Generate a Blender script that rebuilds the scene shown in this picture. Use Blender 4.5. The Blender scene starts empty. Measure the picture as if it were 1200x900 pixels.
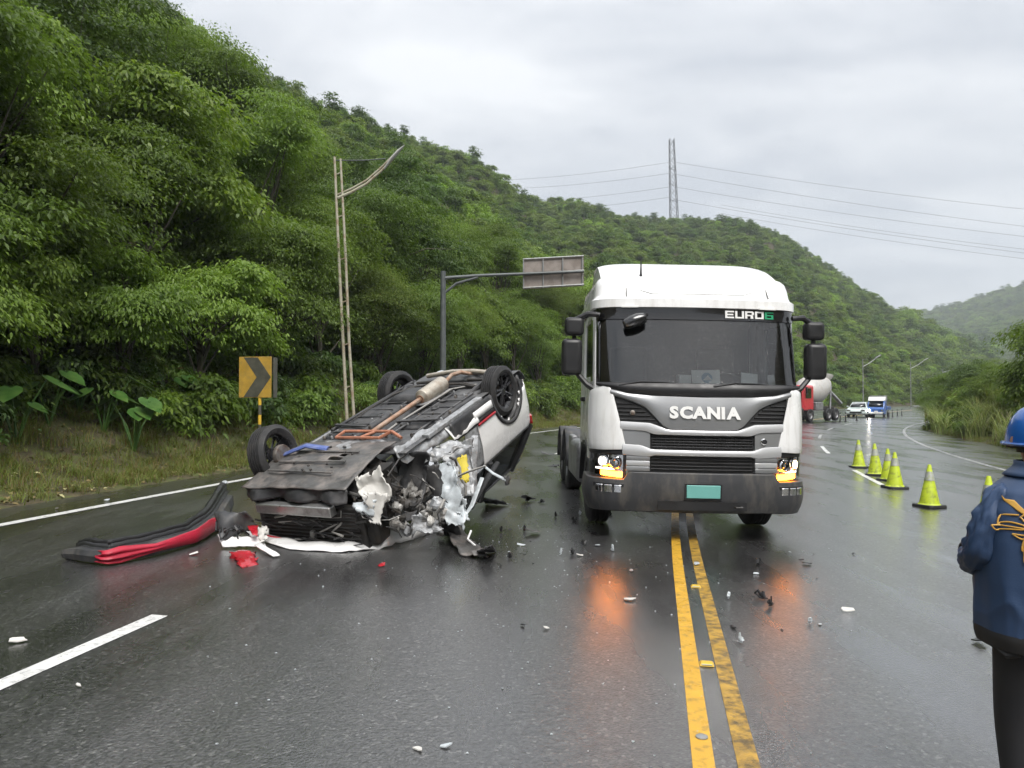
import bpy, bmesh, math, random
import numpy as np
from mathutils import Vector, Matrix, Euler, noise
R = math.radians
sc = bpy.context.scene
col = sc.collection

# ------------------------------------------------------------------ camera
HOR, FPX, CAMZ = 468.0, 870.0, 1.65          # horizon row, focal length in photo pixels, eye height
cam_d = bpy.data.cameras.new('camera'); cam = bpy.data.objects.new('camera', cam_d); col.objects.link(cam)
cam_d.sensor_width = 36; cam_d.lens = 36*FPX/1200; cam_d.clip_start = .05; cam_d.clip_end = 8000
PITCH = math.atan((HOR-450)/FPX)
cam.location = (0, 0, CAMZ); cam.rotation_euler = (R(90)+PITCH, 0, 0)
sc.camera = cam

# ------------------------------------------------------------------ world, sun, exposure
SKYK, EXPO = .40, 1.62
SUN_EL, SUN_AZ = R(53), R(160)               # azimuth clockwise from +Y: behind the camera, over the inside of the bend
w = bpy.data.worlds.new('World'); sc.world = w; w.use_nodes = True
nt = w.node_tree; nt.nodes.clear()
def N(nt, typ, **kw):
    n = nt.nodes.new(typ)
    for k, v in kw.items(): setattr(n, k, v)
    return n
out = N(nt, 'ShaderNodeOutputWorld'); bg = N(nt, 'ShaderNodeBackground'); bg.inputs[1].default_value = .1
sky = N(nt, 'ShaderNodeTexSky', sky_type='NISHITA'); sky.sun_disc = False
sky.sun_elevation = SUN_EL; sky.sun_rotation = SUN_AZ; sky.dust_density = 3
tc = N(nt, 'ShaderNodeTexCoord')
# cloud deck: direction projected on a flat layer overhead
sep = N(nt, 'ShaderNodeSeparateXYZ'); nt.links.new(tc.outputs['Generated'], sep.inputs[0])
mx = N(nt, 'ShaderNodeMath', operation='MAXIMUM'); nt.links.new(sep.outputs[2], mx.inputs[0]); mx.inputs[1].default_value = 0
ad = N(nt, 'ShaderNodeMath', operation='ADD'); nt.links.new(mx.outputs[0], ad.inputs[0]); ad.inputs[1].default_value = .22
dv = N(nt, 'ShaderNodeVectorMath', operation='DIVIDE'); nt.links.new(tc.outputs['Generated'], dv.inputs[0]); nt.links.new(ad.outputs[0], dv.inputs[1])
mp = N(nt, 'ShaderNodeMapping'); nt.links.new(dv.outputs[0], mp.inputs[0]); mp.inputs['Scale'].default_value = (.75, 1.1, 0.5); mp.inputs['Location'].default_value = (3.1, .6, 0)
n1 = N(nt, 'ShaderNodeTexNoise'); nt.links.new(mp.outputs[0], n1.inputs[0]); n1.inputs['Scale'].default_value = 2.0; n1.inputs['Detail'].default_value = 9; n1.inputs['Roughness'].default_value = .56; n1.inputs['Distortion'].default_value = .35
cr = N(nt, 'ShaderNodeValToRGB'); nt.links.new(n1.outputs[0], cr.inputs[0])
e = cr.color_ramp.elements
e[0].position = .34; e[0].color = (.49, .51, .545, 1)
e[1].position = .62; e[1].color = (.78, .785, .79, 1)
# an overcast sky brightens smoothly from the horizon to the zenith
el2 = N(nt, 'ShaderNodeMath', operation='MULTIPLY'); nt.links.new(mx.outputs[0], el2.inputs[0]); nt.links.new(mx.outputs[0], el2.inputs[1])
grd = N(nt, 'ShaderNodeMath', operation='MULTIPLY_ADD'); nt.links.new(el2.outputs[0], grd.inputs[0]); grd.inputs[1].default_value = 11.0*SKYK; grd.inputs[2].default_value = 10.0*SKYK
m10 = N(nt, 'ShaderNodeVectorMath', operation='SCALE'); nt.links.new(cr.outputs[0], m10.inputs[0]); nt.links.new(grd.outputs[0], m10.inputs['Scale'])
mix = N(nt, 'ShaderNodeMix', data_type='RGBA'); mix.inputs[0].default_value = .92
nt.links.new(sky.outputs[0], mix.inputs[6]); nt.links.new(m10.outputs[0], mix.inputs[7])
nt.links.new(mix.outputs[2], bg.inputs[0]); nt.links.new(bg.outputs[0], out.inputs[0])
sun_d = bpy.data.lights.new('sun', 'SUN'); sun = bpy.data.objects.new('sun', sun_d); col.objects.link(sun)
sun_d.energy = 1.5; sun_d.angle = R(32); sun_d.color = (1, .97, .93)
sun.rotation_euler = Vector((math.sin(SUN_AZ)*math.cos(SUN_EL), math.cos(SUN_AZ)*math.cos(SUN_EL), math.sin(SUN_EL))).to_track_quat('Z', 'Y').to_euler()
sc.view_settings.view_transform = 'Standard'; sc.view_settings.look = 'None'; sc.view_settings.gamma = 1
sc.view_settings.exposure = EXPO
sc.cycles.use_denoising = True
sc.cycles.max_bounces = 5; sc.cycles.diffuse_bounces = 2; sc.cycles.glossy_bounces = 3; sc.cycles.transmission_bounces = 3
sc.cycles.use_adaptive_sampling = True; sc.cycles.adaptive_threshold = .02; sc.cycles.caustics_reflective = False; sc.cycles.caustics_refractive = False
sc.cycles.transparent_max_bounces = 6; sc.cycles.volume_bounces = 0
sc.cycles.sample_clamp_indirect = 8

# ------------------------------------------------------------------ helpers: materials
MATS = {}
def pmat(name, c, rough=.5, metal=0., coat=0., var=.12, vs=6., bump=0., bs=60., emis=None, es=0., c2=None, c2f=.5, c2s=5., rvar=.1, spec=.5, ramp=(.45, .62), stretch=None):
    m = bpy.data.materials.new(name); m.use_nodes = True; nt = m.node_tree; L = nt.links.new
    b = nt.nodes['Principled BSDF']; MATS[name] = m
    tc = N(nt, 'ShaderNodeTexCoord'); co = tc.outputs['Object']
    n = N(nt, 'ShaderNodeTexNoise'); L(co, n.inputs[0]); n.inputs['Scale'].default_value = vs; n.inputs['Detail'].default_value = 6
    mr = N(nt, 'ShaderNodeMapRange'); L(n.outputs[0], mr.inputs[0]); mr.inputs[1].default_value = .25; mr.inputs[2].default_value = .75
    mr.inputs[3].default_value = 1-var; mr.inputs[4].default_value = 1+var
    vm = N(nt, 'ShaderNodeVectorMath', operation='SCALE'); vm.inputs[0].default_value = c[:3]; L(mr.outputs[0], vm.inputs['Scale'])
    cout = vm.outputs[0]
    if c2 is not None:
        n2 = N(nt, 'ShaderNodeTexNoise'); L(co, n2.inputs[0])
        if stretch: ms_ = N(nt, 'ShaderNodeMapping'); L(co, ms_.inputs[0]); ms_.inputs['Scale'].default_value = stretch; L(ms_.outputs[0], n2.inputs[0])
        n2.inputs['Scale'].default_value = c2s; n2.inputs['Detail'].default_value = 8; n2.inputs['Roughness'].default_value = .65
        r2 = N(nt, 'ShaderNodeMapRange'); L(n2.outputs[0], r2.inputs[0]); r2.inputs[1].default_value = ramp[0]; r2.inputs[2].default_value = ramp[1]; r2.inputs[4].default_value = c2f
        mi = N(nt, 'ShaderNodeMix', data_type='RGBA'); L(r2.outputs[0], mi.inputs[0]); L(cout, mi.inputs[6]); mi.inputs[7].default_value = (*c2[:3], 1)
        cout = mi.outputs[2]
    L(cout, b.inputs['Base Color'])
    if rvar:
        rr = N(nt, 'ShaderNodeMapRange'); L(n.outputs[0], rr.inputs[0]); rr.inputs[1].default_value = .3; rr.inputs[2].default_value = .7
        rr.inputs[3].default_value = max(.02, rough-rvar); rr.inputs[4].default_value = min(1, rough+rvar); L(rr.outputs[0], b.inputs['Roughness'])
    else: b.inputs['Roughness'].default_value = rough
    b.inputs['Metallic'].default_value = metal; b.inputs['Coat Weight'].default_value = coat; b.inputs['Coat Roughness'].default_value = .06
    b.inputs['Specular IOR Level'].default_value = spec
    if bump:
        nb = N(nt, 'ShaderNodeTexNoise'); L(co, nb.inputs[0]); nb.inputs['Scale'].default_value = bs; nb.inputs['Detail'].default_value = 5
        bp = N(nt, 'ShaderNodeBump'); L(nb.outputs[0], bp.inputs['Height']); bp.inputs['Strength'].default_value = bump; bp.inputs['Distance'].default_value = .02
        L(bp.outputs[0], b.inputs['Normal'])
    if emis: b.inputs['Emission Color'].default_value = (*emis, 1); b.inputs['Emission Strength'].default_value = es
    return m

def leafmat(name, c1, c2, rough=.42, tr=.3, dead=None):
    """leaves: colour varies from leaf to leaf and plant to plant; a share of the light passes through"""
    m = bpy.data.materials.new(name); m.use_nodes = True; nt = m.node_tree; L = nt.links.new; MATS[name] = m
    b = nt.nodes['Principled BSDF']; o = nt.nodes['Material Output']
    g = N(nt, 'ShaderNodeNewGeometry'); oi = N(nt, 'ShaderNodeObjectInfo')
    mi = N(nt, 'ShaderNodeMix', data_type='RGBA'); mi.inputs[6].default_value = (*c1, 1); mi.inputs[7].default_value = (*c2, 1)
    a = N(nt, 'ShaderNodeMath', operation='MULTIPLY_ADD'); L(g.outputs['Random Per Island'], a.inputs[0]); a.inputs[1].default_value = .5
    h = N(nt, 'ShaderNodeMath', operation='MULTIPLY'); L(oi.outputs['Random'], h.inputs[0]); h.inputs[1].default_value = .5; L(h.outputs[0], a.inputs[2])
    L(a.outputs[0], mi.inputs[0])
    hs = N(nt, 'ShaderNodeHueSaturation'); L(mi.outputs[2], hs.inputs['Color'])
    hv = N(nt, 'ShaderNodeMapRange'); L(oi.outputs['Random'], hv.inputs[0]); hv.inputs[3].default_value = .482; hv.inputs[4].default_value = .512; L(hv.outputs[0], hs.inputs['Hue'])
    fr = N(nt, 'ShaderNodeMath', operation='FRACT'); m7 = N(nt, 'ShaderNodeMath', operation='MULTIPLY'); L(oi.outputs['Random'], m7.inputs[0]); m7.inputs[1].default_value = 17.3; L(m7.outputs[0], fr.inputs[0])
    vv = N(nt, 'ShaderNodeMapRange'); L(fr.outputs[0], vv.inputs[0]); vv.inputs[3].default_value = .72; vv.inputs[4].default_value = 1.3; L(vv.outputs[0], hs.inputs['Value'])
    cout = hs.outputs[0]
    if dead:
        gt = N(nt, 'ShaderNodeMath', operation='GREATER_THAN'); L(g.outputs['Random Per Island'], gt.inputs[0]); gt.inputs[1].default_value = 1-dead[1]
        md = N(nt, 'ShaderNodeMix', data_type='RGBA'); L(gt.outputs[0], md.inputs[0]); L(cout, md.inputs[6]); md.inputs[7].default_value = (*dead[0], 1); cout = md.outputs[2]
    L(cout, b.inputs['Base Color']); b.inputs['Roughness'].default_value = rough; b.inputs['Specular IOR Level'].default_value = .25
    t = N(nt, 'ShaderNodeBsdfTranslucent')
    tcx = N(nt, 'ShaderNodeMix', data_type='RGBA', blend_type='MULTIPLY'); tcx.inputs[0].default_value = 1; L(cout, tcx.inputs[6]); tcx.inputs[7].default_value = (1.5, 1.6, .7, 1); L(tcx.outputs[2], t.inputs[0])
    ms = N(nt, 'ShaderNodeMixShader'); ms.inputs[0].default_value = tr; L(b.outputs[0], ms.inputs[1]); L(t.outputs[0], ms.inputs[2]); L(ms.outputs[0], o.inputs[0])
    return m

def glassmat(name, tint=(.35, .4, .4), ior=1.7, refl=1.0, rough=.02):
    m = bpy.data.materials.new(name); m.use_nodes = True; nt = m.node_tree; L = nt.links.new; MATS[name] = m
    nt.nodes.remove(nt.nodes['Principled BSDF']); o = nt.nodes['Material Output']
    tr = N(nt, 'ShaderNodeBsdfTransparent'); tr.inputs[0].default_value = (*tint, 1)
    gl = N(nt, 'ShaderNodeBsdfGlossy'); gl.inputs['Roughness'].default_value = rough
    tc = N(nt, 'ShaderNodeTexCoord'); n = N(nt, 'ShaderNodeTexNoise'); L(tc.outputs['Object'], n.inputs[0]); n.inputs['Scale'].default_value = 5; n.inputs['Detail'].default_value = 4
    mpg = N(nt, 'ShaderNodeMapping'); L(tc.outputs['Object'], mpg.inputs[0]); mpg.inputs['Scale'].default_value = (3, 1, .6); L(mpg.outputs[0], n.inputs[0])
    bp = N(nt, 'ShaderNodeBump'); L(n.outputs[0], bp.inputs['Height']); bp.inputs['Strength'].default_value = .06; bp.inputs['Distance'].default_value = .02
    vo = N(nt, 'ShaderNodeTexVoronoi'); L(tc.outputs['Object'], vo.inputs[0]); vo.inputs['Scale'].default_value = 38; dr = N(nt, 'ShaderNodeMapRange'); L(vo.outputs['Distance'], dr.inputs[0]); dr.inputs[1].default_value = .08; dr.inputs[2].default_value = .2; dr.inputs[3].default_value = 1; dr.inputs[4].default_value = 0
    b2 = N(nt, 'ShaderNodeBump'); L(dr.outputs[0], b2.inputs['Height']); L(bp.outputs[0], b2.inputs['Normal']); b2.inputs['Strength'].default_value = .25; b2.inputs['Distance'].default_value = .004; L(b2.outputs[0], gl.inputs['Normal'])
    f = N(nt, 'ShaderNodeFresnel'); f.inputs[0].default_value = ior
    ms = N(nt, 'ShaderNodeMixShader'); L(f.outputs[0], ms.inputs[0]); L(tr.outputs[0], ms.inputs[1]); L(gl.outputs[0], ms.inputs[2]); L(ms.outputs[0], o.inputs[0])
    return m

# ------------------------------------------------------------------ helpers: meshes
class MB:
    """collects shapes, build() links them as ONE mesh object"""
    def __init__(s): s.v = []; s.f = []
    def add(s, v, f):
        b = len(s.v); s.v += [tuple(p) for p in v]; s.f += [tuple(i+b for i in q) for q in f]; return s
    def box(s, c, d, rot=None):
        hx, hy, hz = d[0]/2, d[1]/2, d[2]/2
        v = [Vector((x*hx, y*hy, z*hz)) for x in (-1, 1) for y in (-1, 1) for z in (-1, 1)]
        if rot is not None:
            m = rot if isinstance(rot, Matrix) else Euler(rot).to_matrix()
            v = [m @ p for p in v]
        c = Vector(c)
        return s.add([p+c for p in v], [(0, 1, 3, 2), (4, 6, 7, 5), (0, 4, 5, 1), (2, 3, 7, 6), (0, 2, 6, 4), (1, 5, 7, 3)])
    def tube(s, pts, r, n=8, flat=1.):
        P = [Vector(p) for p in pts]; k = len(P); rs = r if isinstance(r, (list, tuple)) else [r]*k
        v = []; up = None
        for i, p in enumerate(P):
            t = (P[min(i+1, k-1)]-P[max(i-1, 0)]).normalized()
            if up is None:
                up = Vector((0, 0, 1)) if abs(t.z) < .9 else Vector((1, 0, 0))
            a = t.cross(up).normalized(); up = a.cross(t).normalized()
            for j in range(n):
                q = 2*math.pi*j/n; v.append(p+(a*math.cos(q)+up*math.sin(q)*flat)*rs[i])
        f = [(i*n+j, i*n+(j+1) % n, (i+1)*n+(j+1) % n, (i+1)*n+j) for i in range(k-1) for j in range(n)]
        f += [tuple(range(n-1, -1, -1)), tuple((k-1)*n+j for j in range(n))]
        return s.add(v, f)
    def lathe(s, prof, o=(0, 0, 0), ax=(0, 0, 1), n=24, closed=False):
        o = Vector(o); ax = Vector(ax).normalized(); a = ax.orthogonal().normalized(); b = ax.cross(a)
        v = [o+ax*h+(a*math.cos(2*math.pi*j/n)+b*math.sin(2*math.pi*j/n))*r for r, h in prof for j in range(n)]
        k = len(prof); kk = k if closed else k-1
        f = [(i*n+j, i*n+(j+1) % n, ((i+1) % k)*n+(j+1) % n, ((i+1) % k)*n+j) for i in range(kk) for j in range(n)]
        if not closed:
            if prof[0][0] > 1e-4: f.append(tuple(range(n-1, -1, -1)))
            if prof[-1][0] > 1e-4: f.append(tuple((k-1)*n+j for j in range(n)))
        return s.add(v, f)
    def prism(s, poly, fn0, fn1):
        """poly: 2D outline; fn0/fn1 map (a,b) to the two faces"""
        n = len(poly); v = [fn0(*p) for p in poly]+[fn1(*p) for p in poly]
        return s.add(v, [tuple(range(n-1, -1, -1)), tuple(range(n, 2*n))]+[(i, (i+1) % n, n+(i+1) % n, n+i) for i in range(n)])
    def grid(s, fn, nu, nv, skip=None):
        v = [fn(i/nu, j/nv) for i in range(nu+1) for j in range(nv+1)]
        f = [(i*(nv+1)+j, (i+1)*(nv+1)+j, (i+1)*(nv+1)+j+1, i*(nv+1)+j+1) for i in range(nu) for j in range(nv) if not (skip and skip((i+.5)/nu, (j+.5)/nv))]
        return s.add(v, f)
    def build(s, name, mat, parent=None, smooth=35, bevel=0., xf=None, solid=0., seg=2, merge=0., sub=0, fix=True):
        me = bpy.data.meshes.new(name)
        v = s.v if xf is None else [tuple(xf @ Vector(p)) for p in s.v]
        me.from_pydata(v, [], s.f)
        bm = bmesh.new(); bm.from_mesh(me)
        if merge: bmesh.ops.remove_doubles(bm, verts=bm.verts, dist=merge)
        if fix: bmesh.ops.recalc_face_normals(bm, faces=bm.faces)
        loose = [q for q in bm.verts if not q.link_faces]
        if loose: bmesh.ops.delete(bm, geom=loose, context='VERTS')
        bm.to_mesh(me); bm.free()
        if smooth:
            me.polygons.foreach_set('use_smooth', [True]*len(me.polygons)); me.set_sharp_from_angle(angle=R(smooth))
        me.materials.append(MATS[mat] if isinstance(mat, str) else mat)
        ob = bpy.data.objects.new(name, me); col.objects.link(ob)
        if parent is not None: ob.parent = parent
        if solid:
            k = ob.modifiers.new('thick', 'SOLIDIFY'); k.thickness = solid; k.offset = 0
        if bevel:
            k = ob.modifiers.new('bevel', 'BEVEL'); k.width = bevel; k.segments = seg; k.limit_method = 'ANGLE'; k.angle_limit = R(40); k.harden_normals = False
        if sub:
            k = ob.modifiers.new('sub', 'SUBSURF'); k.levels = k.render_levels = sub
        return ob

def tag(o, label=None, cat=None, group=None, kind=None):
    if label: o['label'] = label
    if cat: o['category'] = cat
    if group: o['group'] = group
    if kind: o['kind'] = kind
    return o
def thing(name, loc, label, cat, group=None, rot=(0, 0, 0)):
    o = bpy.data.objects.new(name, None); col.objects.link(o); o.empty_display_size = .2
    o.location = loc; o.rotation_euler = rot
    return tag(o, label, cat, group)
def copy_tree(o, parent=None):
    c = o.copy(); col.objects.link(c)
    if parent is not None: c.parent = parent
    for ch in list(o.children): copy_tree(ch, c)
    return c
def fbm(p, sc_=1., o=4): return noise.fractal(Vector(p)*sc_, 1., 2., o)
def crumple(p, amp, fr, seed=0):
    q = Vector(p)*fr+Vector((seed*7.3, seed*3.1, seed*1.7))
    return Vector(p)+Vector((noise.fractal(q, 1, 2, 3), noise.fractal(q+Vector((31, 0, 0)), 1, 2, 3), noise.fractal(q+Vector((0, 47, 0)), 1, 2, 3)))*amp
def text_geo(body, size, xs=1., bold=.0, font_shear=0.):
    cu = bpy.data.curves.new('t', 'FONT'); cu.body = body; cu.size = size; cu.offset = bold; cu.align_x = 'CENTER'; cu.shear = font_shear; cu.resolution_u = 3
    ob = bpy.data.objects.new('t', cu); col.objects.link(ob)
    dg = bpy.context.evaluated_depsgraph_get(); me = bpy.data.meshes.new_from_object(ob.evaluated_get(dg))
    v = [(p.co.x*xs, p.co.y) for p in me.vertices]; f = [tuple(p.vertices) for p in me.polygons]
    bpy.data.objects.remove(ob); bpy.data.meshes.remove(me)
    return v, f

# ------------------------------------------------------------------ the road line, pixel helpers
HEAD = lambda s: R(11)+R(23.5)*min(1, max(0, (s-5)/57))+R(25)*min(1, max(0, (s-130)/150))
RS = np.arange(-80, 420, .5); RX = []; RY = []; RH = []
x, y = .5, 2.0-.4; x0, y0 = .50, 1.6
for s_ in RS: RH.append(HEAD(s_))
RH = np.array(RH); i0 = int(np.argmin(np.abs(RS)))
RX = np.zeros_like(RS); RY = np.zeros_like(RS); RX[i0], RY[i0] = .62, 1.6
for i in range(i0, len(RS)-1): RX[i+1] = RX[i]+.5*math.sin(RH[i]); RY[i+1] = RY[i]+.5*math.cos(RH[i])
for i in range(i0, 0, -1): RX[i-1] = RX[i]-.5*math.sin(RH[i]); RY[i-1] = RY[i]-.5*math.cos(RH[i])
def st(X, Y):
    """road coordinates (distance along, signed offset to its right-hand side) of points"""
    X = np.atleast_1d(np.asarray(X, float)); Y = np.atleast_1d(np.asarray(Y, float)); S = np.empty_like(X); T = np.empty_like(X)
    for a in range(0, len(X), 4000):
        dx = X[a:a+4000, None]-RX[None]; dy = Y[a:a+4000, None]-RY[None]; k = np.argmin(dx*dx+dy*dy, 1); ii = np.arange(len(k))
        S[a:a+4000] = RS[k]+dx[ii, k]*np.sin(RH[k])+dy[ii, k]*np.cos(RH[k])
        T[a:a+4000] = dx[ii, k]*np.cos(RH[k])-dy[ii, k]*np.sin(RH[k])
    return S, T
BANK = -.02                                   # the bend is superelevated: falls to its inside
def bank(t): return BANK*max(-11., min(11., t))
def rp(s, t, z=0.):
    X = np.interp(s, RS, RX); Y = np.interp(s, RS, RY); h = np.interp(s, RS, RH)
    return Vector((X+math.cos(h)*t, Y-math.sin(h)*t, bank(t)+z))
def ray(px, py):
    v = Vector(((px-600)/FPX, 1, (450-py)/FPX)); c, s_ = math.cos(PITCH), math.sin(PITCH)
    return Vector((v.x, v.y*c-v.z*s_, v.y*s_+v.z*c))
def wp(px, py, d):
    """point seen at a pixel, d metres ahead of the camera"""
    r = ray(px, py); return Vector((0, 0, CAMZ))+r*(d/r.y)
def gp(px, py, up=0.):
    """where the view through a pixel meets the road surface"""
    r = ray(px, py); z = 0.
    for _ in range(6):
        k = (z+up-CAMZ)/r.z; p = Vector((0, 0, CAMZ))+r*k; z = bank(float(st(p.x, p.y)[1][0]))
    return p
def gz(x, y): return bank(float(st(x, y)[1][0]))
TL, EDGE_R = -8.95, lambda s: 10.6-2.0*min(1, max(0, (s-32)/20))
# ------------------------------------------------------------------ materials of the place
pmat('soil', (.055, .043, .028), .9, var=.35, vs=1.5, bump=.6, bs=9, c2=(.045, .06, .02), c2s=.8, c2f=.8, spec=.2)
pmat('verge_soil', (.070, .058, .034), .85, var=.4, vs=5, bump=1., bs=14, c2=(.085, .105, .03), c2s=2.2, c2f=.9, spec=.25)
pmat('white_paint_line', (.62, .62, .60), .32, var=.12, vs=8, c2=(.09, .09, .09), c2s=22, c2f=.8, bump=.3, bs=150, ramp=(.54, .72))
pmat('yellow_paint_line', (.60, .34, .035), .33, var=.15, vs=8, c2=(.16, .11, .045), c2s=16, c2f=.85, bump=.3, bs=150, ramp=(.50, .70))
def asphalt():
    m = bpy.data.materials.new('wet_asphalt'); m.use_nodes = True; nt = m.node_tree; L = nt.links.new; MATS['wet_asphalt'] = m
    b = nt.nodes['Principled BSDF']; tc = N(nt, 'ShaderNodeTexCoord'); co = tc.outputs['Object']
    rot = N(nt, 'ShaderNodeMapping'); L(co, rot.inputs[0]); rot.inputs['Rotation'].default_value = (0, 0, R(17)); rot.inputs['Scale'].default_value = (1, .16, 1)
    def noi(s, d=5, r=.55, src=co):
        n = N(nt, 'ShaderNodeTexNoise'); L(src, n.inputs[0]); n.inputs['Scale'].default_value = s; n.inputs['Detail'].default_value = d; n.inputs['Roughness'].default_value = r; return n.outputs[0]
    def mr(src, a, b_, c, d):
        k = N(nt, 'ShaderNodeMapRange'); L(src, k.inputs[0])
        for i, q in enumerate((a, b_, c, d)): k.inputs[i+1].default_value = q
        return k.outputs[0]
    agg = noi(38, 6, .8); grit = N(nt, 'ShaderNodeTexVoronoi'); L(co, grit.inputs[0]); grit.inputs['Scale'].default_value = 62
    streak = noi(1.3, 5, .6, rot.outputs[0]); patch = noi(.35, 6, .6)
    cr = N(nt, 'ShaderNodeValToRGB'); L(agg, cr.inputs[0]); e = cr.color_ramp.elements
    e[0].position = .36; e[0].color = (.006, .006, .007, 1); e[1].position = .68; e[1].color = (.085, .084, .083, 1)
    # single pale stones in the aggregate
    st_ = N(nt, 'ShaderNodeMapRange'); L(grit.outputs['Color'], st_.inputs[0]); st_.inputs[1].default_value = .80; st_.inputs[2].default_value = .9
    sm = N(nt, 'ShaderNodeMix', data_type='RGBA'); L(st_.outputs[0], sm.inputs[0]); L(cr.outputs[0], sm.inputs[6]); sm.inputs[7].default_value = (.12, .118, .114, 1)
    sv = mr(streak, .3, .7, .65, 1.35); pv = mr(patch, .3, .7, .75, 1.25)
    mu = N(nt, 'ShaderNodeMath', operation='MULTIPLY'); L(sv, mu.inputs[0]); L(pv, mu.inputs[1])
    vs = N(nt, 'ShaderNodeVectorMath', operation='SCALE'); L(sm.outputs[2], vs.inputs[0]); L(mu.outputs[0], vs.inputs['Scale']); L(vs.outputs[0], b.inputs['Base Color'])
    # standing water film: smoother where it collects in the wheel tracks
    add = N(nt, 'ShaderNodeMath', operation='MULTIPLY_ADD'); L(streak, add.inputs[0]); add.inputs[1].default_value = .65; h = N(nt, 'ShaderNodeMath', operation='MULTIPLY'); L(patch, h.inputs[0]); h.inputs[1].default_value = .45; L(h.outputs[0], add.inputs[2])
    L(mr(add.outputs[0], .42, .66, .20, .36), b.inputs['Roughness'])
    b.inputs['IOR'].default_value = 1.6; b.inputs['Coat Weight'].default_value = 1.; b.inputs['Coat IOR'].default_value = 1.6; L(mr(add.outputs[0], .42, .66, .12, .24), b.inputs['Coat Roughness'])
    s1 = N(nt, 'ShaderNodeMath', operation='ADD'); L(agg, s1.inputs[0]); gm = mr(grit.outputs['Distance'], 0, 1, .8, 0); L(gm, s1.inputs[1])
    bp = N(nt, 'ShaderNodeBump'); L(s1.outputs[0], bp.inputs['Height']); L(mr(add.outputs[0], .42, .64, .14, .42), bp.inputs['Strength']); bp.inputs['Distance'].default_value = .010
    L(bp.outputs[0], b.inputs['Normal'])
    b3 = N(nt, 'ShaderNodeBump'); L(s1.outputs[0], b3.inputs['Height']); L(mr(add.outputs[0], .42, .64, .07, .26), b3.inputs['Strength']); b3.inputs['Distance'].default_value = .009; L(b3.outputs[0], b.inputs['Coat Normal'])
asphalt()

# ------------------------------------------------------------------ terrain: one sheet, polar rings round the place
AZ = np.radians(np.arange(-180, 180.01, .8)); RAD = np.concatenate([[.01, 1.5], 3*1.038**np.arange(0, 171)])
AA, RR_ = np.meshgrid(AZ, RAD, indexing='ij'); GX = RR_*np.sin(AA); GY = RR_*np.cos(AA)
SS, TT = st(GX.ravel(), GY.ravel()); SS = SS.reshape(GX.shape); TT = TT.reshape(GX.shape)
def azp(px): return math.degrees(math.atan((px-600)/FPX))
# ridge of the wooded hill on the outside of the bend: azimuth, distance, height above the eye
RT = [(-180, 170, 45), (-140, 140, 60), (-90, 120, 66), (-60, 112, 64), (-40, 110, 61)]+[(azp(p), d, (HOR-y_)/FPX*d*math.cos(R(azp(p)))-3.2) for p, y_, d in (
    (60, -40, 112), (200, 10, 122), (290, 76, 140), (380, 118, 165), (440, 132, 185), (480, 151, 200), (560, 187, 235), (630, 236, 270), (700, 241, 320),
    (790, 255, 390), (870, 253, 410), (910, 266, 415), (960, 297, 425), (1000, 326, 430), (1050, 361, 435), (1110, 400, 440), (1140, 424, 440), (1180, 470, 440))]
rta = np.array(RT); DEG = np.degrees(AZ); RD = np.interp(DEG, rta[:, 0], rta[:, 1]); RHH = np.interp(DEG, rta[:, 0], rta[:, 2])
RHH = np.where(DEG > rta[-1, 0], 0, RHH)
FT = np.array([(azp(p), (HOR-y_)/FPX*1250*math.cos(R(azp(p)))-9) for p, y_ in ((500, 440), (800, 405), (1000, 372), (1060, 362), (1100, 353), (1150, 338), (1200, 329), (1300, 312), (1500, 340))])
FH = np.interp(DEG, FT[:, 0], FT[:, 1], left=10, right=110)
H = np.zeros_like(GX)
for i in range(len(AZ)):
    u = -TT[i]-(-TL); r = RAD
    left = np.where(u > 0)[0]
    base = BANK*np.clip(TT[i], -11, 11)
    h = np.full(len(r), -.1)
    ur = TT[i]-np.array([EDGE_R(q) for q in SS[i]])
    rb = 3.3*(1-np.exp(-np.maximum(ur-.7, 0)/3.2))*np.where(SS[i] > 110, .5, 1)
    beh = np.clip((12-SS[i])/40, 0, 1); rb = rb+beh*np.minimum(.64*np.maximum(ur-5, 0), 52)
    h = np.where(ur > .7, np.maximum(h, rb-.1), h)
    if len(left) and RHH[i] > 0:
        k0 = left[0]; r0 = r[k0] if k0 == 0 else r[k0-1]+(r[k0]-r[k0-1])*(-u[k0-1])/(u[k0]-u[k0-1]); q = (r-r0)/max(RD[i]-r0, 20)
        hl = np.where(q < 1, (RHH[i]+CAMZ)*np.clip(q, 0, 1)**1.06, (RHH[i]+CAMZ)*np.maximum(1-.5*(q-1), .15))
        nz = np.sin(GX[i]*.045+1.3*np.sin(GY[i]*.03))*np.sin(GY[i]*.052+GX[i]*.017)+.5*np.sin(GX[i]*.11+2)*np.cos(GY[i]*.13)
        hl = hl+nz*np.clip((r-r0)/60, 0, 1)*np.clip(RHH[i]*.045, 0, 3.2)*np.where(q < .92, 1, .4)
        um = np.maximum(u, 0); hl = np.minimum(hl, .42*np.maximum(um-.8, 0)+.035*um**2)
        nr = np.minimum(.36*np.maximum(u-1.2, 0), 2+.2*np.maximum(u-7, 0))
        h = np.where((u > .9) & (TT[i] < 0), np.maximum(hl-.05, nr-.1), h)
    fq = np.clip((r-520)/(1250-520), 0, None); fh = np.where(fq < 1, FH[i]*fq**1.15, FH[i]*np.maximum(1-.3*(fq-1), .2))
    fh = fh+np.where(fq > 0, np.clip(fq*4, 0, 1)*(9*np.sin(GX[i]*.011+GY[i]*.006)*np.sin(GY[i]*.009)+4*np.sin(GX[i]*.027)), 0)
    h = np.maximum(h, np.where(fq > 0, fh, -9))
    H[i] = h+base
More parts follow.
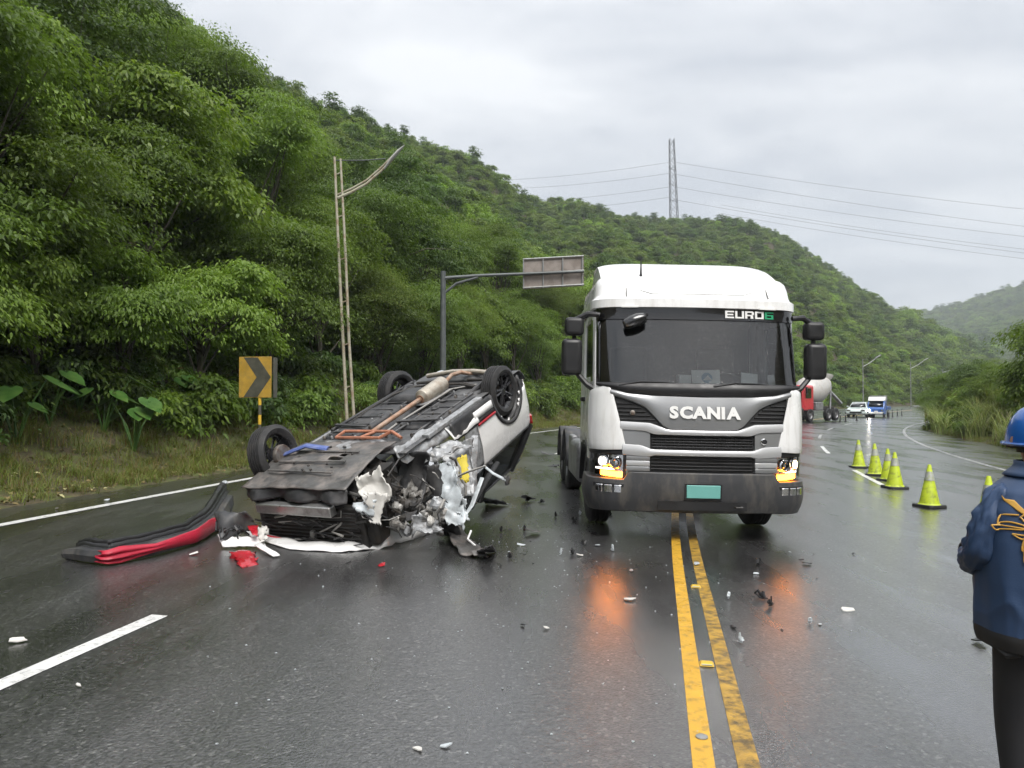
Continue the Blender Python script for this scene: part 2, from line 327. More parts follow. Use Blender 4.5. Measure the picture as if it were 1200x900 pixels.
def th(X, Y):
    r = math.hypot(X, Y); a = (math.atan2(X, Y)+math.pi)/(AZ[1]-AZ[0]); i = min(int(a), len(AZ)-2); fa = a-i
    j = min(max(int(np.searchsorted(RAD, r))-1, 0), len(RAD)-2); fr = (r-RAD[j])/(RAD[j+1]-RAD[j])
    return float((H[i, j]*(1-fr)+H[i, j+1]*fr)*(1-fa)+(H[i+1, j]*(1-fr)+H[i+1, j+1]*fr)*fa)
na, nr_ = GX.shape
me = bpy.data.meshes.new('terrain')
V = np.stack([GX, GY, H], -1).reshape(-1, 3)
F = [(i*nr_+j, (i+1)*nr_+j, (i+1)*nr_+j+1, i*nr_+j+1) for i in range(na-1) for j in range(nr_-1)]
me.from_pydata(V.tolist(), [], F); me.polygons.foreach_set('use_smooth', [True]*len(me.polygons)); me.materials.append(MATS['soil'])
terrain = bpy.data.objects.new('terrain', me); col.objects.link(terrain); tag(terrain, kind='structure')

# ------------------------------------------------------------------ road, markings, verges
def strip(name, s0, s1, t0, t1, z, mat, parent=None, ds=1., nt_=1, jag=0.):
    mb = MB(); n = max(1, int((s1-s0)/ds))
    def fn(u, v):
        s = s0+(s1-s0)*u; a = t0(s) if callable(t0) else t0; b = t1(s) if callable(t1) else t1
        t = a+(b-a)*v
        if jag and v in (0, 1): t += jag*noise.noise(Vector((s*1.7, v*9, 0)))+.5*jag*noise.noise(Vector((s*6, v*9, 3)))
        return rp(s, t, z)
    mb.grid(fn, n, nt_); return mb.build(name, mat, parent, smooth=60, fix=False)
road = strip('road', -60, 330, TL, EDGE_R, 0, 'wet_asphalt', ds=.5, nt_=16, jag=.12); tag(road, kind='structure')
C0 = .0
strip('centre_line', -20, 130, -.15, -.05, .004, 'yellow_paint_line', road, .5)
pmat('worn_yellow_line', (.42, .25, .04), .38, var=.25, vs=9, c2=(.07, .055, .03), c2s=12, c2f=.9, bump=.3, bs=150, ramp=(.44, .62))
strip('centre_line', -20, 130, .05, .15, .004, 'worn_yellow_line', road, .5)
strip('edge_line', -30, 200, -8.02, -7.87, .004, 'white_paint_line', road, .5)
pmat('worn_white_line', (.5, .5, .49), .35, var=.15, vs=6, c2=(.05, .05, .05), c2s=7, c2f=.95, ramp=(.40, .56))
strip('edge_line', -30, 120, 7.58, 7.72, .004, 'worn_white_line', road, .5)
s_d = float(st(*gp(195, 722).xy)[0][0])
for k in range(-2, 9):
    strip('lane_dash', s_d-4+k*10, s_d+k*10, -3.92, -3.79, .004, 'white_paint_line', road, .5)
s_c = float(st(*gp(985, 532).xy)[0][0]); t_c = 3.85
for k in range(-2, 5):
    strip('lane_dash', s_c+k*10, s_c+4+k*10, t_c-.06, t_c+.06, .004, 'worn_white_line' if k > 0 else 'white_paint_line', road, .5)
def vstrip(name, s0, s1, sgn, un, mat):
    mb = MB(); nn = int((s1-s0)/.4)
    def fn(a, b):
        s = s0+(s1-s0)*a; u = -.25+un*b; e_ = TL if sgn < 0 else EDGE_R(s)
        p = rp(s, e_+sgn*u); k = min(1, max(0, (u-.5)/1.6)); k = k*k*(3-2*k)
        lo = p.z+.015+.09*max(u, 0)+.05*max(0, u)*noise.noise(Vector((s*1.1, u*2, 0)))
        if u < 0: lo = p.z-.05+.2*(u+.25)
        p.z = lo*(1-k)+k*(th(p.x, p.y)+.1+.10*noise.noise(Vector((s*.9, u*.9, 5))))
        return p
    mb.grid(fn, nn, 16); return tag(mb.build(name, mat, None, smooth=60, fix=False), kind='structure')
vstrip('verge', -30, 110, -1, 6., 'verge_soil'); vstrip('verge', -20, 110, 1, 6., 'verge_soil')
def vz(x, y):
    s, t = (float(q[0]) for q in st(x, y)); u = TL-t if t < 0 else t-EDGE_R(s)
    if u < 0: return bank(t)
    k = min(1, max(0, (u-.5)/1.6)); k = k*k*(3-2*k)
    return (bank(t)+.015+.09*u)*(1-k)+k*(th(x, y)+.1)

# ------------------------------------------------------------------ plants
rng = np.random.default_rng(7)
def quads_obj(name, P, mat):
    """P: (n,4,3) leaf corners -> mesh"""
    n, c4 = P.shape[:2]; me = bpy.data.meshes.new(name); me.vertices.add(n*c4); me.loops.add(n*c4); me.polygons.add(n)
    me.vertices.foreach_set('co', P.reshape(-1).astype(np.float32)); me.loops.foreach_set('vertex_index', np.arange(n*c4, dtype=np.int32))
    me.polygons.foreach_set('loop_start', np.arange(0, n*c4, c4, dtype=np.int32)); me.update(calc_edges=True); me.materials.append(MATS[mat]); return me
def unit(a): return a/np.maximum(np.linalg.norm(a, axis=-1, keepdims=True), 1e-6)
def leaves(pos, out_, L, W, rg, droop=.35, up=.6, jit=.7, six=True):
    n = len(pos); nrm = unit(out_*(1-up)+np.array([0, 0, 1.])*up+rg.normal(0, jit, (n, 3))*.6)
    ax = unit(out_+rg.normal(0, jit, (n, 3))+np.array([0, 0, -droop])); ax = unit(ax-nrm*(ax*nrm).sum(-1, keepdims=True)+np.array([0, 0, -droop*.5]))
    sd = unit(np.cross(ax, nrm)); l = L*rg.uniform(.6, 1.25, (n, 1)); w_ = W*rg.uniform(.7, 1.2, (n, 1))
    fold = nrm*w_*.18
    dn = np.array([0, 0, 1.])*l
    if six: return np.stack([pos, pos+ax*l*.28+sd*w_*.44+fold, pos+ax*l*.62+sd*w_*.40+fold*.8-dn*.05, pos+ax*l-dn*.2, pos+ax*l*.62-sd*w_*.40+fold*.8-dn*.05, pos+ax*l*.28-sd*w_*.44+fold], 1)
    return np.stack([pos, pos+ax*l*.45+sd*w_*.5+fold, pos+ax*l-np.array([0, 0, 1.])*l*.15, pos+ax*l*.45-sd*w_*.5+fold], 1)
def crown_pts(ncl, per, rad, rg, cr=.35, lump=.35, hollow=.45, flat=.0):
    d = unit(rg.normal(0, 1, (ncl, 3))); rr = rg.uniform(hollow**3, 1, (ncl, 1))**(1/3.)
    ph = rg.uniform(0, 6.28, 6); lm = 1+lump*(np.sin(d[:, 0]*3.1+ph[0])*np.sin(d[:, 1]*3.7+ph[1])+.6*np.sin(d[:, 2]*4.3+ph[2]+d[:, 0]*2))[:, None]
    c = d*rr*lm; c[:, 2] = np.where(c[:, 2] < 0, c[:, 2]*(.75-flat), c[:, 2]); c = c*np.array(rad)
    size = cr*rg.uniform(.6, 1.4, (ncl, 1))
    o = rg.normal(0, 1, (ncl, per, 3))*size[:, None]*np.array([1, 1, .55]); p = c[:, None]+o
    outd = unit(unit(c)[:, None]*.8+unit(o)*.7)
    return p.reshape(-1, 3), outd.reshape(-1, 3), c
leafmat('leaf_bright', (0.077, 0.150, 0.024), (0.219, 0.300, 0.061), .40, .42)
leafmat('leaf_mid', (0.062, 0.118, 0.024), (0.160, 0.225, 0.053), .42, .40)
leafmat('leaf_dark', (0.041, 0.083, 0.024), (0.101, 0.155, 0.044), .38, .34)
leafmat('leaf_olive', (0.073, 0.127, 0.027), (0.176, 0.241, 0.057), .5, .42, dead=((.13, .11, .035), .02))
leafmat('leaf_far', (0.064, 0.112, 0.031), (0.176, 0.219, 0.066), .55, .34)
leafmat('grass_blade', (.055, .090, .022), (.165, .185, .060), .5, .3, dead=((.20, .16, .075), .16))
leafmat('silver_grass', (.140, .190, .045), (.360, .400, .160), .5, .3, dead=((.33, .30, .19), .14))
leafmat('verge_grass', (.075, .115, .022), (.200, .235, .055), .55, .3, dead=((.17, .125, .05), .2))
pmat('bark', (.075, .062, .048), .85, var=.3, vs=4, bump=.8, bs=25, c2=(.05, .065, .03), c2s=3, c2f=.5)
pmat('big_leaf', (.045, .11, .022), .35, var=.3, vs=3, c2=(.09, .15, .03), c2s=6, c2f=.6)

def lobed_crown(seed, rad, nlobe, npad, per, pr, flat=.28):
    """crown of separate lobes, each built of flattish leaf sprays that face the sky"""
    rg = np.random.default_rng(seed); rad = np.array(rad)
    d = unit(rg.normal(0, 1, (nlobe, 3))+np.array([0, 0, .25])); lc = d*rad*rg.uniform(.45, .95, (nlobe, 1)); lr = rg.uniform(.30, .52, (nlobe, 1))*rad.mean()
    q = unit(rg.normal(0, 1, (nlobe, npad, 3))+np.array([0, 0, .45])); pc = lc[:, None]+q*lr[:, None]*rg.uniform(.55, 1.05, (nlobe, npad, 1))*np.array([1, 1, .8])
    pc = pc.reshape(-1, 3); n = len(pc); outw = unit(pc*np.array([1, 1, .4])); size = pr*rg.uniform(.6, 1.4, (n, 1, 1))
    o = rg.normal(0, 1, (n, per, 3))*size*np.array([1, 1, flat])
    o[..., 2] -= .55*(np.einsum('nki,ni->nk', o, outw).clip(0))*1.0             # sprays droop outwards
    p = (pc[:, None]+o).reshape(-1, 3); od = unit(outw[:, None]*.6+unit(o)*.8).reshape(-1, 3)
    return p, od, pc
def tree_proto(name, seed, Rd, Hh, lobes, pads, per, L, W, mat, pr, droop=.35, tilt=0., up=.72, six=True):
    """returns (crown mesh, trunk mesh); base at the origin, crown centre at height Hh"""
    rg = np.random.default_rng(seed); p, o, c = lobed_crown(seed, Rd, lobes, pads, per, pr)
    ctr = np.array([tilt, 0, Hh]); P = leaves(p+ctr, o, L, W, rg, droop, up, .55, six); cm = quads_obj(name+'_crown', P, mat)
    rnd = random.Random(seed); mb = MB(); top = Vector((tilt*.8, 0, Hh*.95)); base = Vector((0, 0, -.5)); r0 = .022*Hh+.04
    pts = [base.lerp(top, q)+Vector((rnd.uniform(-1, 1), rnd.uniform(-1, 1), 0))*.12*q for q in (0, .25, .5, .75, 1)]
    mb.tube(pts, [r0*1.2, r0, r0*.8, r0*.55, r0*.3], 7)
    for k in range(22):
        q = rnd.uniform(.3, .95); a = base.lerp(top, q); b = Vector(c[rnd.randrange(len(c))])*.9+Vector(ctr)
        m_ = a.lerp(b, .5)+Vector((rnd.uniform(-.3, .3), rnd.uniform(-.3, .3), rnd.uniform(-.1, .35)))
        mb.tube([a, m_, b], [r0*.4, r0*.22, r0*.06], 5)
    ob = mb.build(name+'_trunk', 'bark'); tm = ob.data; bpy.data.objects.remove(ob)
    return cm, tm
PROTO = {
 'bright': [tree_proto('a', 11, (2.3, 2.3, 2.0), 3.5, 12, 16, 110, .165, .068, 'leaf_bright', .30, .5), tree_proto('b', 12, (2.1, 2.3, 2.3), 3.8, 12, 16, 110, .155, .064, 'leaf_bright', .29, .5, tilt=.6)],
 'mid': [tree_proto('c', 13, (2.4, 2.4, 2.1), 3.5, 13, 17, 130, .115, .050, 'leaf_mid', .30, six=False), tree_proto('d', 14, (2.2, 2.5, 2.4), 3.9, 13, 17, 130, .12, .052, 'leaf_mid', .30, tilt=.5, six=False)],
 'dark': [tree_proto('e', 15, (2.5, 2.3, 2.0), 3.4, 12, 17, 120, .135, .058, 'leaf_dark', .31), tree_proto('f', 16, (2.2, 2.2, 2.5), 4.0, 12, 17, 120, .13, .056, 'leaf_dark', .30, six=False)],
 'olive': [tree_proto('g', 17, (2.6, 2.4, 1.6), 3.3, 14, 20, 150, .085, .034, 'leaf_olive', .30, .2, six=False), tree_proto('h', 18, (2.2, 2.2, 1.9), 3.5, 14, 20, 150, .085, .034, 'leaf_olive', .28, .2, six=False)],
}
def tree(kind, k, x, y, scale, rz, name, label, group, z=None, sz=1.):
    cm, tm = PROTO[kind][k % 2]
    o = thing(name, (x, y, (vz(x, y) if z is None else z)-.1), label, 'tree', group, rot=(0, 0, rz)); o.scale = (scale, scale, scale*sz)
    for nm, me_ in (('trunk', tm), ('crown', cm)):
        c = bpy.data.objects.new(nm, me_); col.objects.link(c); c.parent = o
        if nm == 'crown': c['kind'] = 'stuff'
    return o
def scatter(name, pts, scs, rzs, idx, meshes, label, cat):
    """one mass of plants: points that carry copies of a few plant meshes"""
    hid = bpy.data.collections.new(name+'_kinds')
    for i, m_ in enumerate(meshes): hid.objects.link(bpy.data.objects.new('%s_kind_%02d' % (name, i), m_))
    me = bpy.data.meshes.new(name); me.from_pydata([tuple(p) for p in pts], [], [])
    for an, ty, dat in (('size', 'FLOAT', scs), ('turn', 'FLOAT', rzs), ('pick', 'INT', idx)):
        a = me.attributes.new(an, ty, 'POINT'); a.data.foreach_set('value', list(dat))
    ob = bpy.data.objects.new(name, me); col.objects.link(ob); tag(ob, label, cat, None, 'stuff')
    g = bpy.data.node_groups.new(name, 'GeometryNodeTree'); g.interface.new_socket('Geometry', in_out='INPUT', socket_type='NodeSocketGeometry'); g.interface.new_socket('Geometry', in_out='OUTPUT', socket_type='NodeSocketGeometry')
    gi = N(g, 'NodeGroupInput'); go = N(g, 'NodeGroupOutput'); ip = N(g, 'GeometryNodeInstanceOnPoints'); ci = N(g, 'GeometryNodeCollectionInfo')
    ci.inputs['Collection'].default_value = hid; ci.inputs['Separate Children'].default_value = True; ci.inputs['Reset Children'].default_value = True
    def at(nm, ty):
        q = N(g, 'GeometryNodeInputNamedAttribute', data_type=ty); q.inputs[0].default_value = nm; return [o for o in q.outputs if o.enabled][0]
    cx = N(g, 'ShaderNodeCombineXYZ'); g.links.new(at('turn', 'FLOAT'), cx.inputs[2])
    L = g.links.new; L(gi.outputs[0], ip.inputs['Points']); L(ci.outputs[0], ip.inputs['Instance']); ip.inputs['Pick Instance'].default_value = True
    L(at('pick', 'INT'), ip.inputs['Instance Index']); L(cx.outputs[0], ip.inputs['Rotation']); L(at('size', 'FLOAT'), ip.inputs['Scale']); L(ip.outputs[0], go.inputs[0])
    md = ob.modifiers.new('scatter', 'NODES'); md.node_group = g
    return ob

# --- the hillside forest: reads as one mass
far_m = []
for k in range(7):
    rg = np.random.default_rng(40+k); rad = [(2.4, 2.4, 2.0), (2.1, 2.5, 2.4), (2.6, 2.2, 1.6), (2.0, 2.0, 2.8), (2.7, 2.5, 1.9), (2.2, 2.3, 1.5), (2.3, 2.1, 2.1)][k]
    p, o, c = lobed_crown(40+k, rad, 7, 7, 34, .34); p[:, 2] += rad[2]*.75
    far_m.append(quads_obj('far_%d' % k, leaves(p, o, .36, .20, rg, .25, .75, .5, six=False), ['leaf_far', 'leaf_mid', 'leaf_olive', 'leaf_dark', 'leaf_far', 'leaf_olive', 'leaf_bright'][k]))
pts, scs, idx = [], [], []
sp = 2.9
for gx in np.arange(-210, 330, sp):
    for gy in np.arange(-5, 470, sp):
        r = math.hypot(gx, gy)
        if r < 24 or r > 470: continue
        a = math.degrees(math.atan2(gx, gy))
        if a < -44 or a > 33: continue
        if r > 190 and rng.random() > .62: continue
        px_, py_ = gx+rng.uniform(-1.3, 1.3), gy+rng.uniform(-1.3, 1.3)
        rd = np.interp(a, DEG, RD)
        if r > rd*1.06: continue
        pts.append((px_, py_)); scs.append((.62+.5*rng.random()**1.5)*(1.0 if r < 190 else 1.25)*(1 if r < rd*.93 else .72))
P_ = np.array(pts); S_, T_ = st(P_[:, 0], P_[:, 1]); ok = (T_ < TL-4.2)
near = (S_ < 62) & (T_ > TL-15); ok &= ~near
P3 = []; SC = []
for q, s_, k in zip(pts, scs, ok):
    if k: P3.append((q[0], q[1], th(*q)-.45)); SC.append(s_)
# patches of one kind of plant
pick = []
for q in P3:
    v = noise.noise(Vector((q[0]*.03, q[1]*.03, 1.)))+.55*rng.normal()
    pick.append(int(np.clip((v+1.1)/2.2*7, 0, 6)))
scatter('hillside_forest', P3, SC, rng.uniform(0, 6.28, len(P3)), pick, far_m, 'dense green forest covering the steep hill above the road', 'forest')
print('forest', len(P3))
pts = []
for gx in np.arange(150, 1250, 9.):
    for gy in np.arange(200, 1300, 9.):
        a = math.degrees(math.atan2(gx, gy)); r = math.hypot(gx, gy)
        if a < 25 or a > 56 or r < (300 if a > 28 else 540) or r > 1290: continue
        x_, y_ = gx+rng.uniform(-4, 4), gy+rng.uniform(-4, 4); pts.append((x_, y_, th(x_, y_)-1))
tt_ = np.abs(st(*np.array(pts)[:, :2].T)[1]); pts = [p for p, q in zip(pts, tt_) if q > 15]
scatter('distant_forest', pts, rng.uniform(1.6, 2.9, len(pts)), rng.uniform(0, 6.28, len(pts)), rng.integers(0, 7, len(pts)), far_m, 'hazy blue-green forest on the distant mountain down the road', 'forest')

# --- trees of the thicket beside the road, each one its own
def by(px, u):
    """point u metres beyond the outer edge of the road, seen in the direction of pixel column px"""
    a = math.atan((px-600)/FPX); rr = np.arange(6, 140, .1); S1, T1 = st(rr*math.sin(a), rr*math.cos(a)); k = int(np.argmax(T1 < TL-u)) if (T1[0] > TL-u) else 0
    return rr[k]*math.sin(a), rr[k]*math.cos(a)
LBL = {'bright': 'bright green large-leaved tree', 'mid': 'mid-green leafy tree', 'dark': 'dark green dense tree', 'olive': 'olive green fine-leaved tree'}
rt = random.Random(5)
rows = []
W1, W2, W3, W4 = 'rooted just behind the grassy bank before the chevron sign', 'up the bank above the grassy verge before the chevron sign', 'high in the thicket above the chevron sign', 'at the top of the thicket above the chevron sign'
for px_ in range(-110, 300, 128): rows.append((px_, 3.9+rt.uniform(-.3, .5), W1))
for px_, u_ in ((-60, 2.9), (40, 3.1), (140, 2.7), (228, 2.9)): rows.append((px_, u_, 'drooping over the grassy bank before the chevron sign'))
for px_ in range(-60, 330, 112): rows.append((px_, 6.9+rt.uniform(-.6, .6), W2))
for px_ in range(-100, 340, 96): rows.append((px_, 10.3+rt.uniform(-.8, .8), W3))
for px_ in range(-60, 350, 84): rows.append((px_, 13.6+rt.uniform(-.8, .8), W4))
for px_ in range(316, 440, 58): rows.append((px_, 3.4+rt.uniform(-.3, .5), 'between the chevron sign and the lamp post'))
for px_ in range(345, 500, 56): rows.append((px_, 6.9+rt.uniform(-.7, .7), 'up the slope behind the lamp post'))
for px_ in range(360, 520, 52): rows.append((px_, 10.6+rt.uniform(-.8, .8), 'high on the slope behind the lamp post'))
for px_ in range(450, 560, 44): rows.append((px_, 3.4+rt.uniform(-.3, .5), 'beside the overhead sign pole'))
for px_ in range(500, 640, 42): rows.append((px_, 7.0+rt.uniform(-.7, .7), 'up the slope behind the overhead sign'))
for px_ in range(520, 650, 40): rows.append((px_, 10.8+rt.uniform(-.7, .7), 'high on the slope behind the overhead sign'))
for px_ in range(572, 680, 30): rows.append((px_, 3.4+rt.uniform(-.3, .5), 'beyond the overhead sign, beside the truck cab'))
for px_ in range(660, 710, 18): rows.append((px_, 7.2+rt.uniform(-1, 1), 'beyond the overhead sign, beside the truck cab'))
kinds = ['bright', 'dark', 'mid', 'bright', 'olive', 'dark', 'mid', 'mid']
for i, (px_, u, where) in enumerate(rows):
    kd = kinds[rt.randrange(8)]
    if 'thicket above' in where: kd = rt.choice(['mid', 'bright', 'mid', 'dark'])
    if 'beside the over' in where or 'beyond' in where: kd = rt.choice(['olive', 'mid', 'bright', 'dark', 'mid'])
    if u < 3.2: kd = 'bright'
    if where == W1: kd = rt.choice(['bright', 'mid', 'mid'])
    x_, y_ = by(px_, u)
    sc0 = rt.uniform(.8, 1.05) if u < 5 else rt.uniform(.95, 1.35)
    if where == W1: sc0 = rt.uniform(.95, 1.15)
    if u < 3.2: sc0 = rt.uniform(.62, .78)
    tree(kd, rt.randrange(2), x_, y_, sc0, rt.uniform(0, 6.28), 'thicket_tree', LBL[kd]+' '+where, 'trees of the roadside thicket', sz=rt.uniform(.9, 1.15))
# ------------------------------------------------------------------ undergrowth, grass, bank plants
def blades_mesh(name, n, h, wd, spread, lean, mat, seed, k=4):
    rg = np.random.default_rng(seed); a = rg.uniform(0, 6.28, n); base = np.stack([rg.normal(0, spread, n), rg.normal(0, spread, n), np.full(n, -.05)], 1)
    hh = h*rg.uniform(.45, 1.1, n); ln = lean*rg.uniform(.3, 1.3, n); d = np.stack([np.cos(a), np.sin(a), 0*a], 1); sd = np.stack([-np.sin(a), np.cos(a), 0*a], 1)
    V = []
    for i in range(k+1):
        q = i/k; c = base+d*(ln*hh*q**1.8)[:, None]; c[:, 2] += hh*(q-.32*lean*q**3); w_ = (wd*rg.uniform(.7, 1.2, n)*(1-q*.92)*.5)[:, None]
        V += [c-sd*w_, c+sd*w_]
    V = np.stack(V, 1).reshape(-1, 3); m2 = 2*(k+1); F = [(b*m2+2*i, b*m2+2*i+1, b*m2+2*i+3, b*m2+2*i+2) for b in range(n) for i in range(k)]
    me = bpy.data.meshes.new(name); me.from_pydata(V.tolist(), [], F); me.polygons.foreach_set('use_smooth', [True]*len(F)); me.materials.append(MATS[mat]); return me
bush_m = []
for k in range(6):
    rg = np.random.default_rng(70+k); rad = [(.9, .9, .7), (.8, 1., .9), (1.1, .9, .6), (.7, .7, 1.), (1., 1., .8), (.9, .9, .9)][k]
    p, o, c = lobed_crown(70+k, rad, 6, 8, 30, .16); p[:, 2] += rad[2]*.55
    bush_m.append(quads_obj('bush_%d' % k, leaves(p, o, [.15, .13, .17, .12, .15, .17][k], [.06, .05, .07, .04, .06, .075][k], rg, .3, .6), ['leaf_mid', 'leaf_olive', 'leaf_bright', 'leaf_olive', 'leaf_dark', 'leaf_mid'][k]))
tuft = [blades_mesh('tuft_%d' % k, 46, [.26, .36, .2][k], .012, .11, .8, 'verge_grass', 90+k, 3) for k in range(3)]
tall = [blades_mesh('tall_%d' % k, 70, [.9, 1.2][k], .022, .16, .75, 'grass_blade', 95+k) for k in range(2)]
silver = [blades_mesh('silver_%d' % k, 150, [1.5, 1.9, 1.3][k], .03, .22, .85, ['silver_grass', 'silver_grass', 'grass_blade'][k], 100+k, 5) for k in range(3)]
def along(s0, s1, u0, u1, dens, sgn, up=1.):
    n = int((s1-s0)*(u1-u0)*dens); o = []
    for s, q in zip(rng.uniform(s0, s1, n), rng.random(n)**up):
        e_ = TL if sgn < 0 else EDGE_R(s); p = rp(s, e_+sgn*(u0+(u1-u0)*q)); o.append((p.x, p.y, vz(p.x, p.y)))
    return o
# bushes and tall grass under the trees
P1 = along(-6, 64, 2.0, 8.5, 2.1, -1)+along(64, 230, 1.5, 5., .8, -1)
ix = rng.choice([0, 1, 2, 3, 4, 4, 5, 6, 7], len(P1)); scatter('undergrowth', P1, rng.uniform(.55, 1.25, len(P1)), rng.uniform(0, 6.28, len(P1)), ix, bush_m+tall, 'tangled bushes and tall grass under the roadside trees', 'undergrowth')
P1 = along(-4, 40, .15, 3.4, 48, -1)+along(40, 70, .2, 3.6, 20, -1)+along(70, 160, .2, 2.5, 3, -1)
P1 = [p for p in P1 if noise.noise(Vector((p[0]*.9, p[1]*.9, 2)))+.3*rng.normal() > -.3]
scatter('verge_grass', P1, rng.uniform(.5, 1.2, len(P1)), rng.uniform(0, 6.28, len(P1)), rng.integers(0, 3, len(P1)), tuft, 'short yellow-green grass on the outer verge below the thicket', 'grass')
# litter of fallen leaves on the verge
P1 = np.array(along(-4, 40, .0, 3.2, 34, -1, 1.2)); P1[:, 2] += .03
Q = leaves(P1, unit(rng.normal(0, 1, P1.shape)*np.array([1, 1, .15])), .09, .05, rng, .0, .9, .4)
leafmat('litter', (.10, .075, .035), (.24, .20, .08), .6, .1, dead=((.45, .42, .22), .08))
ob = bpy.data.objects.new('leaf_litter', quads_obj('leaf_litter', Q, 'litter')); col.objects.link(ob); tag(ob, 'fallen brown and yellow leaves on the earth verge', 'leaves', None, 'stuff')
# inside of the bend: silver grass and bushes
P1 = along(6, 26, .5, 9, 1.5, 1)+along(26, 90, .3, 9, 1.5, 1)
ix = rng.choice([0, 0, 0, 1, 1, 1, 2, 2, 3, 4, 5, 8], len(P1)); scs = np.where(ix < 3, rng.uniform(.7, 1.3, len(P1)), rng.uniform(.6, 1.2, len(P1)))
scatter('bank_grass', P1, scs, rng.uniform(0, 6.28, len(P1)), ix, silver+bush_m, 'tall silver grass and low shrubs covering the bank inside the bend', 'grass')
P1 = along(0, 60, .02, 1.5, 12, 1)
scatter('kerb_grass', P1, rng.uniform(.5, 1.1, len(P1)), rng.uniform(0, 6.28, len(P1)), rng.integers(0, 3, len(P1)), tuft, 'short grass at the foot of the silver grass bank', 'grass')
def rb(px, d):
    p = ray(px, HOR); return p.x/p.y*d, d
for px_, d, kd, s_, lb in ((1104, 52, 'olive', .75, 'olive green spreading shrub above the plank shelter'), (1128, 47, 'mid', .66, 'leafy green shrub growing at the nose of the grassy bank'),
                       (1150, 43, 'dark', .62, 'dark shrub between silver grass on the bank top'), (1172, 40, 'olive', .6, 'feathery olive shrub on the bank below the overhanging tree'),
                       (1198, 34, 'mid', .58, 'green shrub under the overhanging tree on the bank'), (1118, 66, 'mid', .8, 'leafy tree behind the plank shelter'), (1142, 62, 'olive', .8, 'fine-leaved tree at the back of the grassy bank')):
    x_, y_ = rb(px_, d); tree(kd, int(px_) % 2, x_, y_, s_, px_, 'shrub', lb, 'shrubs on the bank', z=vz(x_, y_)-1.2*s_)
x_, y_ = rb(1243, 23); tree('bright', 0, x_, y_, .80, 2., 'bank_tree', 'green tree whose branch hangs over the silver grass bank', None)
# big heart-leaved plants at the foot of the thicket
def heart_plant(px, u, sc_, seed, label):
    rr = random.Random(seed); x_, y_ = by(px, u-.6); o = thing('elephant_ear_plant', (x_, y_, vz(x_, y_)), label, 'plant', 'big-leaved plants under the trees')
    for k in range(rr.randint(5, 7)):
        a = rr.uniform(0, 6.28); L_ = sc_*rr.uniform(.7, 1.2); e = Vector((math.cos(a)*.5*L_, math.sin(a)*.5*L_, 1.15*L_)); mb = MB()
        mb.tube([(0, 0, -.05), e*.5+Vector((0, 0, .12)), e], [.02, .015, .01], 5)
        st_ = mb.build('stalk', 'big_leaf', o)
        d = Vector((math.cos(a), math.sin(a), -.75)).normalized(); sd = Vector((-math.sin(a), math.cos(a), 0)); nn = sd.cross(d); mb = MB(); ll = .62*L_; ww = .5*L_
        out_ = [(0, 0), (-.12, .22), (0, .42), (.25, .5), (.55, .36), (.8, .16), (1, 0)]
        v = []
        for (p, q) in out_: 
            c = e+d*p*ll-nn*(.14*p*p*ll)
            v += [c-sd*q*ww-nn*.10*q*ww, c+nn*.0, c+sd*q*ww-nn*.10*q*ww]
        f = [(3*i+j, 3*i+j+1, 3*i+4+j, 3*i+3+j) for i in range(len(out_)-1) for j in (0, 1)]
        mb.add(v, f); mb.build('leaf', 'big_leaf', st_, smooth=80, merge=1e-4)
for i, (px_, u, s_, lb) in enumerate(((20, 2.6, 1.2, 'big heart-leaved plant under trees where the grassy bank is bare'), (58, 3.0, 1.3, 'large arrow-leaved plant among bare stems on the bank'), (122, 2.7, 1.35, 'tallest big-leaved plant at the foot of the thicket'), (158, 2.2, 1.15, 'big-leaved plant drooping over the grassy bank'), (92, 3.4, 1.4, 'shaded heart-leaved plant behind the tallest one'), (206, 3.2, 1.0, 'small heart-leaved plant in long grass before the chevron sign'))):
    heart_plant(px_, u, s_*.66, 30+i, lb)
# ------------------------------------------------------------------ wheels
pmat('tyre', (.022, .022, .023), .62, var=.25, vs=9, bump=.15, bs=80, c2=(.06, .055, .05), c2s=7, c2f=.35, spec=.4)
pmat('steel_rim', (.30, .30, .31), .45, .6, var=.2, vs=9, c2=(.06, .045, .035), c2s=9, c2f=.7)
pmat('black_rim', (.018, .018, .02), .3, var=.2, vs=12, coat=.4)
pmat('hub_metal', (.22, .20, .18), .5, .7, var=.3, vs=15, c2=(.12, .06, .03), c2s=14, c2f=.6)
def tyre_prof(r, w_, rim, ribs=3):
    """closed tyre section with tread grooves, (radius, along axle)"""
    h = w_/2; p = [(rim, -h*.82), (rim+.02, -h*.95), ((r+rim)/2, -h*1.02), (r-.045, -h*.97), (r-.014, -h*.82)]
    n = ribs*2+1; a0, a1 = -h*.74, h*.74; gw = .007
    p.append((r, a0))
    for k in range(1, ribs+2):
        c = a0+(a1-a0)*k/(ribs+2); p += [(r, c-gw), (r-.011, c-gw*.8), (r-.011, c+gw*.8), (r, c+gw)]
    p += [(r, a1), (r-.014, h*.82), (r-.045, h*.97), ((r+rim)/2, h*1.02), (rim+.02, h*.95), (rim, h*.82)]
    return p
